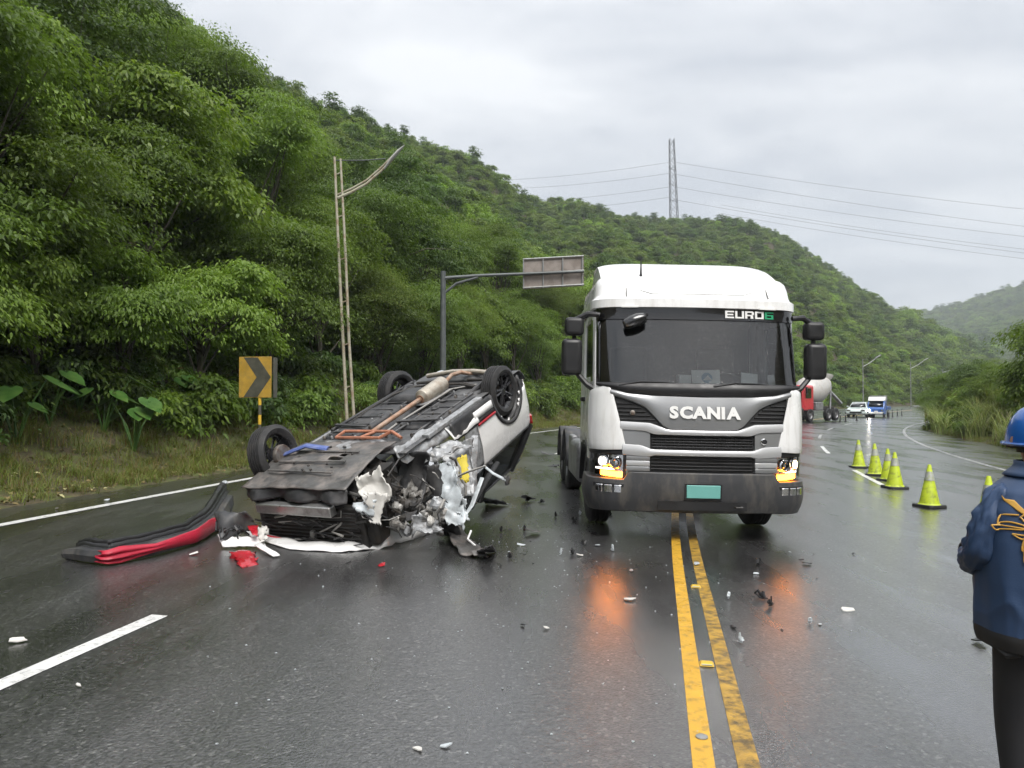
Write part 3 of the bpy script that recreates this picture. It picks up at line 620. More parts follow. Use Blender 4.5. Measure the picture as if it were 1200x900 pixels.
def wheel(parent, c, ax, r, w_, rim_r, style, xf=None, nm='wheel', n=40):
    """ax points to the outer face"""
    ax = Vector(ax).normalized(); c = Vector(c); a = ax.orthogonal().normalized(); b = ax.cross(a)
    t = MB().lathe(tyre_prof(r, w_, rim_r), c, ax, n, closed=True).build(nm, 'tyre', parent, smooth=30, xf=xf)
    h = w_/2; m = MB()
    m.lathe([(rim_r+.004, -h*.85), (rim_r-.004, -h*.8), (rim_r-.03, -h*.5), (rim_r-.035, h*.45), (rim_r-.012, h*.75), (rim_r+.006, h*.86), (rim_r+.006, h*.80)], c, ax, n)
    m.f = [f for f in m.f if len(f) == 4]
    if style == 'alloy':
        m.lathe([(.0, h*.62), (.045, h*.62), (.075, h*.55), (.08, h*.35), (.0, h*.3)], c, ax, 16)
        for k in range(10):
            q = 2*math.pi*k/10+(.13 if k % 2 else -.13); d = a*math.cos(q)+b*math.sin(q); q2 = 2*math.pi*(k//2)/5+.3; d2 = a*math.cos(q)+b*math.sin(q)
            m.tube([c+ax*h*.5+d*.05, c+ax*h*.58+d*(rim_r*.5), c+ax*h*.66+d*(rim_r-.02)], [.022, .016, .018], 6)
        m.build('rim', 'black_rim', t, xf=xf)
    else:
        m.lathe([(rim_r-.02, h*.1), (rim_r*.8, h*.0), (rim_r*.62, h*.25), (rim_r*.5, h*.35), (rim_r*.45, h*.35), (rim_r*.42, h*.6), (.06, h*.72), (0, h*.72)], c, ax, n)
        for k in range(10):
            q = 2*math.pi*k/10; d = a*math.cos(q)+b*math.sin(q); m.tube([c+d*rim_r*.56+ax*h*.25, c+d*rim_r*.56+ax*h*.55], .018, 6)
        m.build('rim', 'steel_rim', t, xf=xf)
    return t

# ------------------------------------------------------------------ the tractor truck
pmat('truck_white', (.80, .80, .79), .28, var=.04, vs=2, coat=.7, c2=(.40, .37, .32), c2s=3, c2f=.42, rvar=.08, ramp=(.47, .74), stretch=(3.5, 3.5, .5))
pmat('truck_silver', (.27, .275, .28), .36, .5, var=.05, vs=2, coat=.5, rvar=.06)
pmat('truck_light_silver', (.50, .505, .51), .36, .35, var=.05, vs=2, coat=.5, rvar=.06)
pmat('black_plastic', (.016, .016, .017), .42, var=.2, vs=8, spec=.45)
pmat('grey_plastic', (.040, .041, .044), .5, var=.2, vs=5, bump=.06, bs=200, c2=(.12, .11, .095), c2s=3, c2f=.6, stretch=(2, 2, .7))
pmat('gloss_black', (.010, .010, .011), .12, var=.1, coat=.6, rvar=.04)
pmat('grille_black', (.010, .010, .010), .6, var=.2)
pmat('chassis_black', (.022, .021, .020), .6, var=.3, c2=(.07, .055, .04), c2s=5, c2f=.5)
pmat('chrome', (.75, .75, .76), .12, 1., var=.05)
pmat('tank_grey', (.33, .335, .34), .42, .5, var=.12, c2=(.1, .09, .08), c2s=4, c2f=.5)
pmat('sign_white', (.78, .78, .76), .4, var=.04)
pmat('euro_green', (.02, .30, .14), .4, var=.05)
pmat('lamp_white_lit', (.8, .8, .8), .2, emis=(1., .95, .86), es=1.0)
pmat('lamp_white_hot', (.8, .8, .8), .2, emis=(1., .78, .45), es=3.6)
pmat('lamp_amber_lit', (.8, .3, .02), .2, emis=(1., .25, .012), es=13.)
pmat('plate_teal', (.16, .42, .38), .4, var=.06)
pmat('cab_interior', (.03, .03, .032), .8, var=.2)
pmat('seat_cloth', (.05, .05, .055), .9, var=.2)
pmat('paper', (.66, .68, .68), .7, var=.06)
pmat('paper_blue', (.18, .30, .42), .7, var=.1)
glassmat('windscreen_glass', (.80, .85, .85), 2.0)
glassmat('lamp_glass', (.93, .94, .95), 1.45)
glassmat('side_glass', (.22, .25, .25), 1.7)

TX, TY = 2.17, 8.55
TZ = gz(TX, TY+3); TROLL = math.atan(-BANK)
truck = thing('tractor_truck', (TX, TY, TZ), 'white tractor truck with grey lettered front standing astride the double yellow line', 'truck', rot=(0, TROLL, 0))
A0 = math.atan(.18/.95); CR = (1.225-.95)/(1-math.sin(A0)); AL = CR*(math.pi/2-A0); YS = .09+CR*math.cos(A0)
def plan(s):
    """cab outline seen from above: arc length from the centre of the nose -> x, y, outward normal"""
    g = 1 if s >= 0 else -1; a = abs(s)
    if a < .95: x, y, ph = a, .09*(a/.95)**2, math.atan(.18*a/.95**2*.95)
    elif a < .95+AL: ph = A0+(a-.95)/CR; x = .95+CR*(math.sin(ph)-math.sin(A0)); y = .09+CR*(math.cos(A0)-math.cos(ph))
    else: ph = math.pi/2; x = 1.225; y = YS+(a-.95-AL)
    return g*x, y, g*math.sin(ph), -math.cos(ph)
def rake(z): return float(np.interp(z, [.3, 1.0, 1.4, 1.8, 2.62, 2.8, 3.2], [.03, 0, .015, .06, .26, .27, .42]))
def narrow(z): return float(np.interp(z, [.3, 1.9, 2.8, 3.2], [1, 1, .99, .98]))
def Q(s, z, off=0.):
    x, y, nx, ny = plan(s); k = max(0., 1-y/2.1); return Vector(((x+nx*off)*narrow(z), y+ny*off+rake(z)*k, z))
def fpanel(ss, zt, zb, off, mat, name, parent, nz=4, prof=None, depth=.05, bevel=0., solid=True):
    """a panel that follows the nose of the cab between two height curves"""
    m = MB(); ns = len(ss)
    ft = zt if callable(zt) else (lambda s: zt); fb = zb if callable(zb) else (lambda s: zb)
    for lay in ((0, 1) if solid else (0,)):
        v = [Q(s, fb(s)+(ft(s)-fb(s))*j/nz, off+(prof(j/nz) if prof and not lay else 0)-depth*lay) for s in ss for j in range(nz+1)]
        f = [(i*(nz+1)+j, (i+1)*(nz+1)+j, (i+1)*(nz+1)+j+1, i*(nz+1)+j+1) for i in range(ns-1) for j in range(nz)]
        m.add(v, f)
    if solid:
        B = ns*(nz+1); k = nz+1
        m.f += [(i*k, (i+1)*k, B+(i+1)*k, B+i*k) for i in range(ns-1)]+[(i*k+nz, (i+1)*k+nz, B+(i+1)*k+nz, B+i*k+nz) for i in range(ns-1)]
        m.f += [(j, j+1, B+j+1, B+j) for j in range(nz)]+[((ns-1)*k+j, (ns-1)*k+j+1, B+(ns-1)*k+j+1, B+(ns-1)*k+j) for j in range(nz)]
    return m.build(name, mat, parent, smooth=40, bevel=bevel)
def lin(a, b, n): return [a+(b-a)*i/n for i in range(n+1)]
def sym(x, xs, ys): return float(np.interp(abs(x), xs, ys))
# cab shell with openings for windscreen and side windows
SEND = .95+AL+(2.06-YS)
ss = sorted(set([round(q, 4) for q in lin(-1.28, 1.28, 20)+[-1.55, 1.55, -1.62, 1.62, -1.85, 1.85, -2.1, 2.1, -2.42, 2.42, -2.7, 2.7, -SEND, SEND]]))
zz = [1.02, 1.2, 1.4, 1.6, 1.79, 1.9, 2.1, 2.3, 2.5, 2.60, 2.72]
m = MB(); v = [Q(s, z, -.02) for s in ss for z in zz]; nzz = len(zz)
for i in range(len(ss)-1):
    for j in range(nzz-1):
        sm, zm = (ss[i]+ss[i+1])/2, (zz[j]+zz[j+1])/2
        if abs(sm) < 1.28 and 1.79 < zm < 2.6: continue
        if 1.62 < abs(sm) < 2.42 and 1.9 < zm < 2.6: continue
        m.f.append((i*nzz+j, (i+1)*nzz+j, (i+1)*nzz+j+1, i*nzz+j+1))
m.v = [tuple(p) for p in v]; a = 0; b = (len(ss)-1)*nzz
for j in range(nzz-1): m.f.append((a+j, b+j, b+j+1, a+j+1))
cab = m.build('cab_shell', 'truck_white', truck, smooth=40, solid=.035)
# roof: brow over the windscreen, domed top
m = MB(); rows = [(2.72, .0, 1., 0), (2.73, .035, 1., 0), (2.83, .04, 1., 0), (2.86, .0, 1., 0), (2.9, -.01, 1., .01), (3.0, -.015, 1., .02), (3.08, -.025, .998, .045), (3.125, -.045, .988, .085), (3.155, -.075, .965, .15), (3.175, -.13, .925, .26), (3.19, -.25, .75, .5)]
sr = lin(-SEND, SEND, 56); nn = len(sr)
for z, off, kx, dy in rows:
    for s in sr:
        p = Q(s, z, off); p.x *= kx; p.y = min(2.06, p.y+dy*max(0, 1-p.y/1.9)); m.v.append(tuple(p))
m.f = [(r_*nn+i, r_*nn+i+1, (r_+1)*nn+i+1, (r_+1)*nn+i) for r_ in range(len(rows)-1) for i in range(nn-1)]
m.f += [(r_*nn, r_*nn+nn-1, (r_+1)*nn+nn-1, (r_+1)*nn) for r_ in range(len(rows)-1)]+[tuple((len(rows)-1)*nn+i for i in range(nn))]
roof = m.build('roof', 'truck_white', truck, smooth=32)
# seams and marker lamps of the roof front
for g in (-1, 1):
    MB().tube([Q(g*.86, 2.865, .012), Q(g*.86, 2.98, -.012)+Vector((0, .02, 0)), Q(g*.84, 3.07, -.03)+Vector((0, .055, 0))], .006, 5).build('roof_seam', 'grey_plastic', roof)
    m = MB().tube([Q(g*.55, 2.9, -.006)+Vector((0, .01, 0)), Q(g*.68, 2.94, -.008)+Vector((0, .016, 0)), Q(g*.78, 3.01, -.016)+Vector((0, .03, 0))], .005, 5); m.build('roof_seam', 'tank_grey', roof)
    fpanel(lin(g*.72, g*.92, 4), 2.742, 2.722, .052, 'sign_white', 'marker_lamp', roof, 1, depth=.02)
MB().tube([Q(s, 2.9, -.006)+Vector((0, .01, 0)) for s in lin(-.55, .55, 8)], .005, 5).build('roof_seam', 'tank_grey', roof)
# air deflector on the roof
m = MB()
def defl(u, v):
    q = 2*u-1; x = 1.15*q*(1-.03*v); y = .68+1.1*v+.10*abs(q)**4; z = 3.12+.33*math.sin(min(1, v*1.3)*math.pi/2)*(1-.18*abs(q)**8)
    if abs(q) > .96: z = 2.98+(z-2.98)*(1-(abs(q)-.96)/.04)
    return (x, y, z)
m.grid(defl, 50, 14); dfl = m.build('air_deflector', 'truck_white', truck, smooth=60, solid=.02)
MB().box((.1, 1.0, 3.285), (.85, .07, .02), (.9, 0, 0)).build('roof_hatch', 'grey_plastic', truck, bevel=.008)
MB().tube([(-.62, .72, 3.14), (-.62, .72, 3.2), (-.615, .75, 3.42)], [.03, .015, .005], 6).build('antenna', 'black_plastic', truck)
# visor band with lettering
band = fpanel(lin(-1.27, 1.27, 32), 2.725, 2.585, .012, 'gloss_black', 'sun_visor', truck, 3, depth=.03)
def wrap_text(body, size, xs, bold, sc_, zc, off, mat, parent, name):
    v, f = text_geo(body, size, xs, bold); m = MB()
    def mp_(o): return [Q(sc_+p[0], zc+p[1], off-o) for p in v]
    m.add(mp_(0), f); return m.build(name, mat, parent, smooth=0, solid=.006, fix=False)
BOXY = {'E': [(0, 0, .24, 1), (.24, 0, 1, .2), (.24, .4, .92, .6), (.24, .8, 1, 1)], 'U': [(0, 0, .24, 1), (.76, 0, 1, 1), (.24, 0, .76, .2)], 'R': [(0, 0, .24, 1), (.24, .8, .9, 1), (.76, .5, 1, .9), (.24, .34, .88, .53), (.62, 0, .92, .34)],
 'O': [(0, 0, .24, 1), (.76, 0, 1, 1), (.24, 0, .76, .2), (.24, .8, .76, 1)], '6': [(0, 0, .24, 1), (.24, .8, 1, 1), (.24, .42, 1, .6), (.76, 0, 1, .42), (.24, 0, .76, .2)]}
for ch, xc, mt in zip('EURO6', (.31, .432, .554, .676, .798), ['sign_white']*4+['euro_green']):
    m = MB()
    for (x0_, y0_, x1_, y1_) in BOXY[ch]: m.add([Q(xc+a_*.108, 2.613+b_*.088, .016+o_) for o_ in (0, .008) for a_, b_ in ((x0_, y0_), (x1_, y0_), (x1_, y1_), (x0_, y1_))], [(0, 1, 2, 3), (7, 6, 5, 4), (0, 4, 5, 1), (1, 5, 6, 2), (2, 6, 7, 3), (3, 7, 4, 0)])
    m.build('numeral' if ch == '6' else 'letter', mt, band, smooth=0, fix=False)
# glass
fpanel(lin(-1.265, 1.265, 32), 2.585, 1.80, -.004, 'windscreen_glass', 'windscreen', truck, 8, solid=False)
for g in (-1, 1):
    m = MB(); m.grid(lambda u, v: Q(g*(1.20+.075*u), 1.80+.79*v, .002), 1, 6); m.build('windscreen_border', 'gloss_black', truck, solid=.006)
for g in (-1, 1):
    ws = fpanel(lin(g*1.62, g*2.42, 4), 2.6, 1.9, -.012, 'side_glass', 'side_window', truck, 4, solid=False)
    # black pillar strip in front of the door window
    fpanel(lin(g*1.40, g*1.62, 3), 2.6, 1.84, .004, 'gloss_black', 'quarter_strip', truck, 3, depth=.02)
    fpanel(lin(g*1.31, g*1.40, 2), 2.66, 1.70, .004, 'truck_white', 'windscreen_pillar', truck, 5, depth=.03)
    MB().tube([Q(g*1.44, 1.05, .0), Q(g*1.46, 1.5, .0), Q(g*1.43, 1.80, .0)], .006, 4).build('door_seam', 'black_plastic', truck)
    MB().box(Q(g*2.5, 1.62, .02), (.05, .22, .06)).build('door_handle', 'black_plastic', truck, bevel=.012)
# cowl below the windscreen
fpanel(lin(-1.22, 1.22, 36), 1.825, lambda s: sym(s, [0, .55, .85, 1.05, 1.22], [1.665, 1.675, 1.70, 1.745, 1.78]), .030, 'black_plastic', 'cowl', truck, 4, prof=lambda v: .03*math.sin(v*3.0), depth=.06, bevel=.008)
for g, x0 in ((-1, -.95), (-1, .12)):
    pts = [Q(x0, 1.79, .045), Q(x0+.25, 1.835, .035), Q(x0+.55, 1.83, .03), Q(x0+.72, 1.80, .03)]
    MB().tube(pts, [.022, .016, .014, .008], 6, .6).build('wiper', 'black_plastic', truck)
# silver hatch with the maker's lettering
cb = lambda s: sym(s, [0, .55, .85, 1.03, 1.10], [1.665, 1.675, 1.70, 1.745, 1.76])
sb = lambda s: sym(s, [0, .38, .46, .55, .66, .8, .97, 1.10], [1.285, 1.29, 1.33, 1.43, 1.54, 1.60, 1.655, 1.70])
hatch = fpanel(lin(-1.04, 1.04, 48), lambda s: cb(s)-.004, sb, .040, 'truck_silver', 'front_hatch', truck, 6, prof=lambda v: .018*math.sin(v*3.1), depth=.05, bevel=.006)
for i, ch in enumerate('SCANIA'):
    xc = (-.350, -.212, -.063, .097, .205, .325)[i]+.012
    wrap_text(ch, .180, 1.12, .0095, xc, 1.425, .068, 'sign_white', hatch, 'letter')
# dark side grilles
for g in (-1, 1):
    ssg = lin(g*.40, g*1.0, 12)
    gr = fpanel(ssg, lambda s: sb(s)-.004, lambda s: sym(s, [.4, .5, .6, 1.0], [1.283, 1.325, 1.36, 1.375]), .012, 'grille_black', 'side_grille', truck, 3, depth=.03)
    for k in range(5):
        z = 1.395+k*.045; o = [s for s in ssg if sb(s)-.02 > z and abs(s) > .5]
        if len(o) > 1: MB().tube([Q(s, z, .022) for s in o], .008, 4).build('slat', 'black_plastic', gr)
MB().lathe([(.03, 0), (.03, .02), (.02, .025), (0, .025)], Q(-.80, 1.47, .02), (0, -1, 0), 14).build('camera_lens', 'hub_metal', truck)
# bars of the grille
z1t = lambda s: sym(s, [0, .40, .5, .6, .97], [1.282, 1.285, 1.322, 1.357, 1.372]); z1b = lambda s: sym(s, [0, .55, .66, .97], [1.222, 1.225, 1.262, 1.275])
fpanel(lin(-.935, .935, 40), z1t, z1b, .045, 'truck_light_silver', 'grille_bar', truck, 3, prof=lambda v: .012*math.sin(v*3.1), bevel=.005)
g1 = fpanel(lin(-.60, .60, 20), z1b, 1.055, .006, 'grille_black', 'upper_grille', truck, 2)
for k in range(5): MB().tube([Q(s, 1.085+k*.031, .02) for s in lin(-.58, .58, 14)], .0065, 4).build('slat', 'black_plastic', g1)
for k in range(24):
    s = -.575+k*.05; MB().tube([Q(s, 1.06, .014), Q(s, 1.215, .014)], .0045, 4).build('mesh_bar', 'black_plastic', g1)
for g in (-1, 1): fpanel(lin(g*.60, g*.92, 6), z1b, lambda s: sym(s, [.6, .7, .92], [1.055, 1.10, 1.115]), .034, 'truck_silver', 'grille_bezel', truck, 2, bevel=.004)
z2t = lambda s: sym(s, [0, .58, .70, .92], [1.052, 1.055, 1.10, 1.112]); z2b = lambda s: sym(s, [0, .55, .62, .9], [.985, .985, .965, .985])
fpanel(lin(-.91, .91, 40), z2t, z2b, .047, 'truck_light_silver', 'grille_bar', truck, 3, prof=lambda v: .014*math.sin(v*3.1), bevel=.005)
g2 = fpanel(lin(-.60, .60, 20), lambda s: z2b(s)-.003, .80, .004, 'grille_black', 'lower_grille', truck, 2)
for k in range(4): MB().tube([Q(s, .83+k*.038, .018) for s in lin(-.58, .58, 14)], .0065, 4).build('slat', 'black_plastic', g2)
for g in (-1, 1):
    for k, (za, zb_, mt) in enumerate(((.978, .925, 'truck_silver'), (.92, .86, 'truck_light_silver'), (.855, .80, 'truck_silver'))):
        fpanel(lin(g*.60, g*.865, 5), za, zb_, .040+.004*k, mt, 'grille_step', truck, 2, prof=lambda v: .008*math.sin(v*3.1), bevel=.004)
MB().lathe([(.037, 0), (.037, .012), (.03, .02), (0, .02)], Q(.705, 1.165, .035), (0, -1, 0), 20).build('emblem', 'chrome', truck)
MB().lathe([(.028, 0), (.028, .006), (0, .007)], Q(.705, 1.165, .056), (0, -1, 0), 16).build('emblem_centre', MATS['black_rim'], truck)
# white corner panels
for g in (-1, 1):
    ci = lambda z: float(np.interp(z, [1.03, 1.4, 1.72, 1.80], [.86, .945, 1.02, 1.07])); m = MB()
    def cpn(u, v, o=0.):
        zt_ = float(np.interp(u, [0, .35, 1], [1.79, 1.74, 1.62])); zb_ = float(np.interp(u, [0, .3, .65, 1], [1.045, 1.03, 1.03, 1.16]))
        z = zb_+(zt_-zb_)*v; a_ = ci(z); s = a_+(1.76-a_)*u
        return Q(g*s, z, .038+.010*math.sin(v*3.1)*math.sin(min(1, u*2)*1.57)-o)
    m.grid(cpn, 18, 10); m.build('corner_panel', 'truck_white', truck, smooth=50, solid=.02, bevel=.006)
    fpanel(lin(g*1.50, g*1.70, 3), 1.16, .90, .03, 'truck_white', 'badge_plate', truck, 1, depth=.02)
# bumper
zbt = lambda s: sym(s, [0, .86, .88, 1.8], [.795, .795, .70, .72])
bp_ = fpanel(lin(-1.78, 1.78, 60), zbt, lambda s: sym(s, [0, .8, 1.2, 1.78], [.33, .33, .32, .30]), .055, 'grey_plastic', 'bumper', truck, 5, prof=lambda v: .03*math.sin(v*2.9)-.03*(1-v)**3, depth=.12, bevel=.012)
fpanel(lin(-.5, .5, 12), .47, .37, .085, 'black_plastic', 'bumper_slot', truck, 2, depth=.02)
fpanel(lin(-.19, .19, 4), .66, .51, .098, 'plate_teal', 'number_plate', truck, 1, depth=.012, bevel=.006)
fpanel(lin(-.21, .21, 4), .675, .495, .088, 'black_plastic', 'plate_holder', truck, 1, depth=.012)
MB().tube([Q(.35, .42, .11), Q(.35, .42, .16), Q(.42, .42, .16), Q(.42, .42, .11)], .012, 6).build('tow_eye', 'chassis_black', truck)
for g in (-1, 1):
    # headlamp: dark housing, reflectors, lit lamps, clear cover
    hd = fpanel(lin(g*.865, g*1.45, 14), lambda s: sym(s, [.86, 1.45], [1.03, 1.04]), lambda s: sym(s, [.86, 1.2, 1.45], [.665, .69, .74]), -.03, 'black_plastic', 'headlamp', truck, 2, depth=.06)
    fpanel(lin(g*.862, g*1.47, 14), 1.035, .985, .03, 'black_plastic', 'headlamp_lid', hd, 2, depth=.07, bevel=.006)
    fpanel(lin(g*.90, g*1.36, 10), .975, .70, -.024, 'chrome', 'reflector', hd, 2, prof=lambda v: -.0, depth=.01)
    for k, (s_, z_) in enumerate(((.985, .885), (1.14, .90))):
        MB().lathe([(.062, 0), (.075, .03), (.06, .04), (.055, .01), (0, .008)], Q(g*s_, z_, -.022), (Vector(plan(g*s_)[2:]+(0,))), 18).build('lamp_bowl', 'chrome', hd)
        MB().lathe([(.046, 0), (.046, .012), (.03, .03), (0, .036)], Q(g*s_, z_, -.014), (Vector(plan(g*s_)[2:]+(0,))), 16).build('lamp', 'lamp_white_hot' if (g > 0 and k == 1) else ('lamp_white_lit' if k == 1 else 'chrome'), hd)
    for s_ in (1.065, 1.235): MB().tube([Q(g*s_, .82, -.008), Q(g*s_, .97, -.008)], .007, 4).build('lamp_divider', 'grey_plastic', hd)
    fpanel(lin(g*1.0, g*1.28, 6), .822, .802, -.004, 'lamp_white_lit', 'daytime_lamp', hd, 1, depth=.01)
    fpanel(lin(g*.91, g*1.18, 6), lambda s: sym(s, [.91, 1.18], [.775, .79]), lambda s: sym(s, [.91, 1.18], [.715, .735]), .0, 'lamp_amber_lit', 'turn_indicator', hd, 1, depth=.012)
    fpanel(lin(g*.868, g*1.44, 14), .985, lambda s: sym(s, [.86, 1.2, 1.45], [.68, .70, .75]), .032, 'lamp_glass', 'lamp_cover', hd, 3, solid=False)
    fg = fpanel(lin(g*.88, g*1.22, 8), .655, .525, .078, 'black_plastic', 'fog_lamp', truck, 2, depth=.02, bevel=.006)
    for k in range(3): fpanel(lin(g*(.91+k*.095), g*(.985+k*.095), 3), .635, .548, .088, 'chrome', 'fog_reflector', fg, 1, depth=.012, bevel=.008)
# mirrors
for g in (-1, 1):
    o = thing('mirror', (0, 0, 0), None, None); o.parent = truck
    MB().box((g*1.46, .50, 2.50), (.23, .17, .22)).build('upper_housing', 'black_plastic', o, bevel=.045, seg=3)
    MB().box((g*1.485, .50, 2.13), (.245, .19, .44)).build('lower_housing', 'black_plastic', o, bevel=.055, seg=3)
    MB().tube([(g*1.16, .40, 2.64), (g*1.30, .42, 2.65), (g*1.44, .50, 2.58)], [.03, .035, .04], 8).build('mirror_arm', 'black_plastic', o)
    MB().tube([(g*1.20, .45, 1.74), (g*1.30, .46, 1.80), (g*1.46, .50, 1.98)], [.045, .035, .03], 8).build('mirror_arm', 'black_plastic', o)
    MB().tube([(g*1.46, .50, 2.0), (g*1.46, .5, 2.5)], .028, 6).build('mirror_stem', 'black_plastic', o)
    MB().box((g*1.485, .60, 2.13), (.19, .01, .37)).build('mirror_glass', 'chrome', o)
MB().lathe([(0, -.15), (.05, -.14), (.075, -.06), (.08, .04), (.06, .12), (0, .15)], Q(-.76, 2.55, .14), (1, .1, .35), 18).build('kerb_mirror', 'gloss_black', truck)
MB().tube([Q(-.62, 2.64, .02), Q(-.68, 2.60, .10), Q(-.74, 2.57, .13)], .02, 6).build('kerb_mirror_arm', 'black_plastic', truck)
# inside the cab
MB().box((0, .62, 1.62), (2.2, .55, .36)).build('dashboard', 'cab_interior', truck, bevel=.06)
MB().box((0, 1.2, 1.12), (2.25, 1.6, .1)).build('cab_floor', 'cab_interior', truck)
MB().box((0, 1.98, 2.0), (2.3, .04, 1.7)).build('back_wall', 'cab_interior', truck)
for x_ in (-.6, .6):
    st_ = MB().box((x_, 1.45, 1.55), (.52, .5, .16)).build('seat', 'seat_cloth', truck, bevel=.05)
    MB().box((x_, 1.72, 1.98), (.5, .14, .75), (-.12, 0, 0)).build('seat_back', 'seat_cloth', st_, bevel=.05)
MB().lathe([(.22, -.015), (.235, 0), (.22, .015), (.205, 0)], (.6, .98, 1.86), (0, -.8, 1), 24, closed=True).build('steering_wheel', 'black_plastic', truck)
# chassis, tanks, guards, wheels
for x_ in (-.42, .42): MB().box((x_, 3.9, .82), (.08, 5.6, .26)).build('chassis_rail', 'chassis_black', truck)
MB().box((0, 1.2, .72), (.9, 1.6, .5)).build('engine', 'chassis_black', truck, bevel=.05)
MB().box((0, 1.38, .52), (2.0, .14, .16)).build('front_axle', 'chassis_black', truck, bevel=.03)
AXF, AXR = 1.38, 5.0
for g in (-1, 1):
    wheel(truck, (g*1.04, AXF, .50), (g, 0, 0), .50, .29, .285, 'steel')
    for ya in (AXR, AXR+1.3):
        wheel(truck, (g*1.06, ya, .50), (g, 0, 0), .50, .27, .285, 'steel')
        m = MB()
        m.grid(lambda u, v: (g*(.90+.34*v), ya-.62*math.cos(math.pi*u), .46+.62*math.sin(math.pi*u)), 14, 2); m.build('mudguard', 'grey_plastic', truck, solid=.02)
    m = MB(); m.grid(lambda u, v: (g*(.92+.31*v), AXF-.60*math.cos(math.pi*u), .50+.56*math.sin(math.pi*u)), 16, 2); m.build('wheel_arch', 'black_plastic', truck, solid=.03)
    MB().box((g*1.10, 1.0-.18, .62), (.22, .3, .5)).build('step_well', 'grey_plastic', truck, bevel=.03)
    MB().box((g*1.07, 2.85, .70), (.36, 1.35, .58)).build('fuel_tank', 'tank_grey', truck, bevel=.09, seg=3)
    MB().box((g*1.17, 3.85, .72), (.10, .55, .62)).build('side_skirt', 'tank_grey', truck, bevel=.03)
    MB().box((g*1.06, 2.16, 1.0), (.28, .16, 1.0)).build('rear_fender', 'grey_plastic', truck, bevel=.04)
for ya in (AXR, AXR+1.3): MB().box((0, ya, .5), (1.9, .18, .22)).build('rear_axle', 'chassis_black', truck, bevel=.04)
MB().box((0, 5.4, 1.02), (.9, 1.0, .1)).build('fifth_wheel', 'chassis_black', truck, bevel=.03)
# cards on the dashboard
def tp(x, y, z): return truck.matrix_basis @ Vector((x, y, z))
bpy.context.view_layer.update()
def dash(name, c, d, rot, mat, label, cat):
    o = MB().box((0, 0, 0), d).build(name, mat, None, bevel=.003); o.location = tp(*c); o.rotation_euler = rot; tag(o, label, cat); return o
cd_ = dash('dashboard_card', (.13, .40, 1.905), (.34, .012, .19), (-.25, 0, 0), 'paper', 'white card with round blue mark propped behind the truck windscreen', 'card')
MB().lathe([(.065, 0), (.065, .003), (.05, .004), (0, .004)], (.01, -.008, -.005), (0, -1, 0), 24).build('round_mark', 'paper_blue', cd_)
MB().prism([(-.05, -.03), (.06, -.03), (.012, .035)], lambda a_, b_: (.01+a_, -.0135, b_-.005), lambda a_, b_: (.01+a_, -.012, b_-.005)).build('mark_peak', 'paper', cd_)
dash('permit_sheet', (.66, .42, 1.89), (.20, .01, .17), (-.35, .12, -.05), 'paper', 'plain white permit sheet leaning at the end of the truck dashboard', 'paper')
dash('tissue_box', (-.12, .47, 1.875), (.15, .12, .12), (0, 0, .1), 'paper', 'pale tissue box beside the propped card in the truck', 'box')
dash('sticker', (.90, .345, 1.87), (.10, .006, .17), (-.24, 0, .2), 'tank_grey', 'grey inspection sticker in the lower corner of the truck windscreen', 'sticker')
# ------------------------------------------------------------------ the overturned car
pmat('car_white', (.80, .795, .78), .3, var=.04, vs=3, coat=.6, c2=(.35, .32, .28), c2s=6, c2f=.35, ramp=(.55, .75), rvar=.08)
pmat('bent_metal', (.34, .35, .36), .48, .3, var=.25, vs=9, c2=(.12, .11, .10), c2s=11, c2f=.7, bump=.15, bs=30)
pmat('pale_metal', (.50, .54, .56), .48, .12, var=.2, vs=8, c2=(.2, .2, .2), c2s=10, c2f=.5)
pmat('dirty_cast', (.36, .35, .33), .55, .4, var=.4, vs=12, c2=(.07, .06, .05), c2s=14, c2f=.85, bump=.5, bs=40)
pmat('under_black', (.028, .028, .030), .48, var=.3, vs=5, c2=(.10, .095, .09), c2s=5, c2f=.45, bump=.12, bs=40)
pmat('under_grey', (.075, .073, .070), .42, var=.4, vs=5, c2=(.22, .19, .17), c2s=4.5, c2f=.6, bump=.2, bs=35)
pmat('underseal', (.055, .056, .058), .45, var=.3, vs=4, c2=(.16, .155, .15), c2s=7, c2f=.4, bump=.15, bs=50)
pmat('exhaust_rust', (.34, .20, .13), .5, .5, var=.25, vs=8, c2=(.42, .36, .30), c2s=7, c2f=.6)
pmat('muffler', (.50, .46, .39), .42, .6, var=.15, vs=6, c2=(.28, .2, .14), c2s=8, c2f=.5)
pmat('copper_paint', (.46, .19, .11), .45, .2, var=.2, vs=9, c2=(.22, .11, .08), c2s=12, c2f=.5)
pmat('blue_anodised', (.12, .17, .42), .4, .5, var=.2, vs=9, c2=(.3, .32, .4), c2s=9, c2f=.4)
pmat('yellow_part', (.62, .50, .05), .5, var=.15)
pmat('white_plastic', (.56, .545, .51), .5, var=.08, vs=9, c2=(.3, .28, .25), c2s=9, c2f=.5, ramp=(.52, .7))
pmat('red_plastic', (.38, .012, .022), .32, var=.12, vs=9, coat=.3)
pmat('crimson_vinyl', (.40, .012, .035), .5, var=.18, vs=6, bump=.2, bs=60)
pmat('tail_red', (.42, .008, .012), .12, var=.1, coat=.8)
pmat('alu_beam', (.46, .46, .45), .36, .8, var=.15, vs=6, c2=(.16, .15, .14), c2s=6, c2f=.6)
pmat('cable_grey', (.30, .29, .27), .6, var=.2)
CTAU, CROLL = R(20.), R(1.8)
cu = Vector((-.454, -.891, 0)); CX, CY, CC = -1.50, 9.36, 1.53
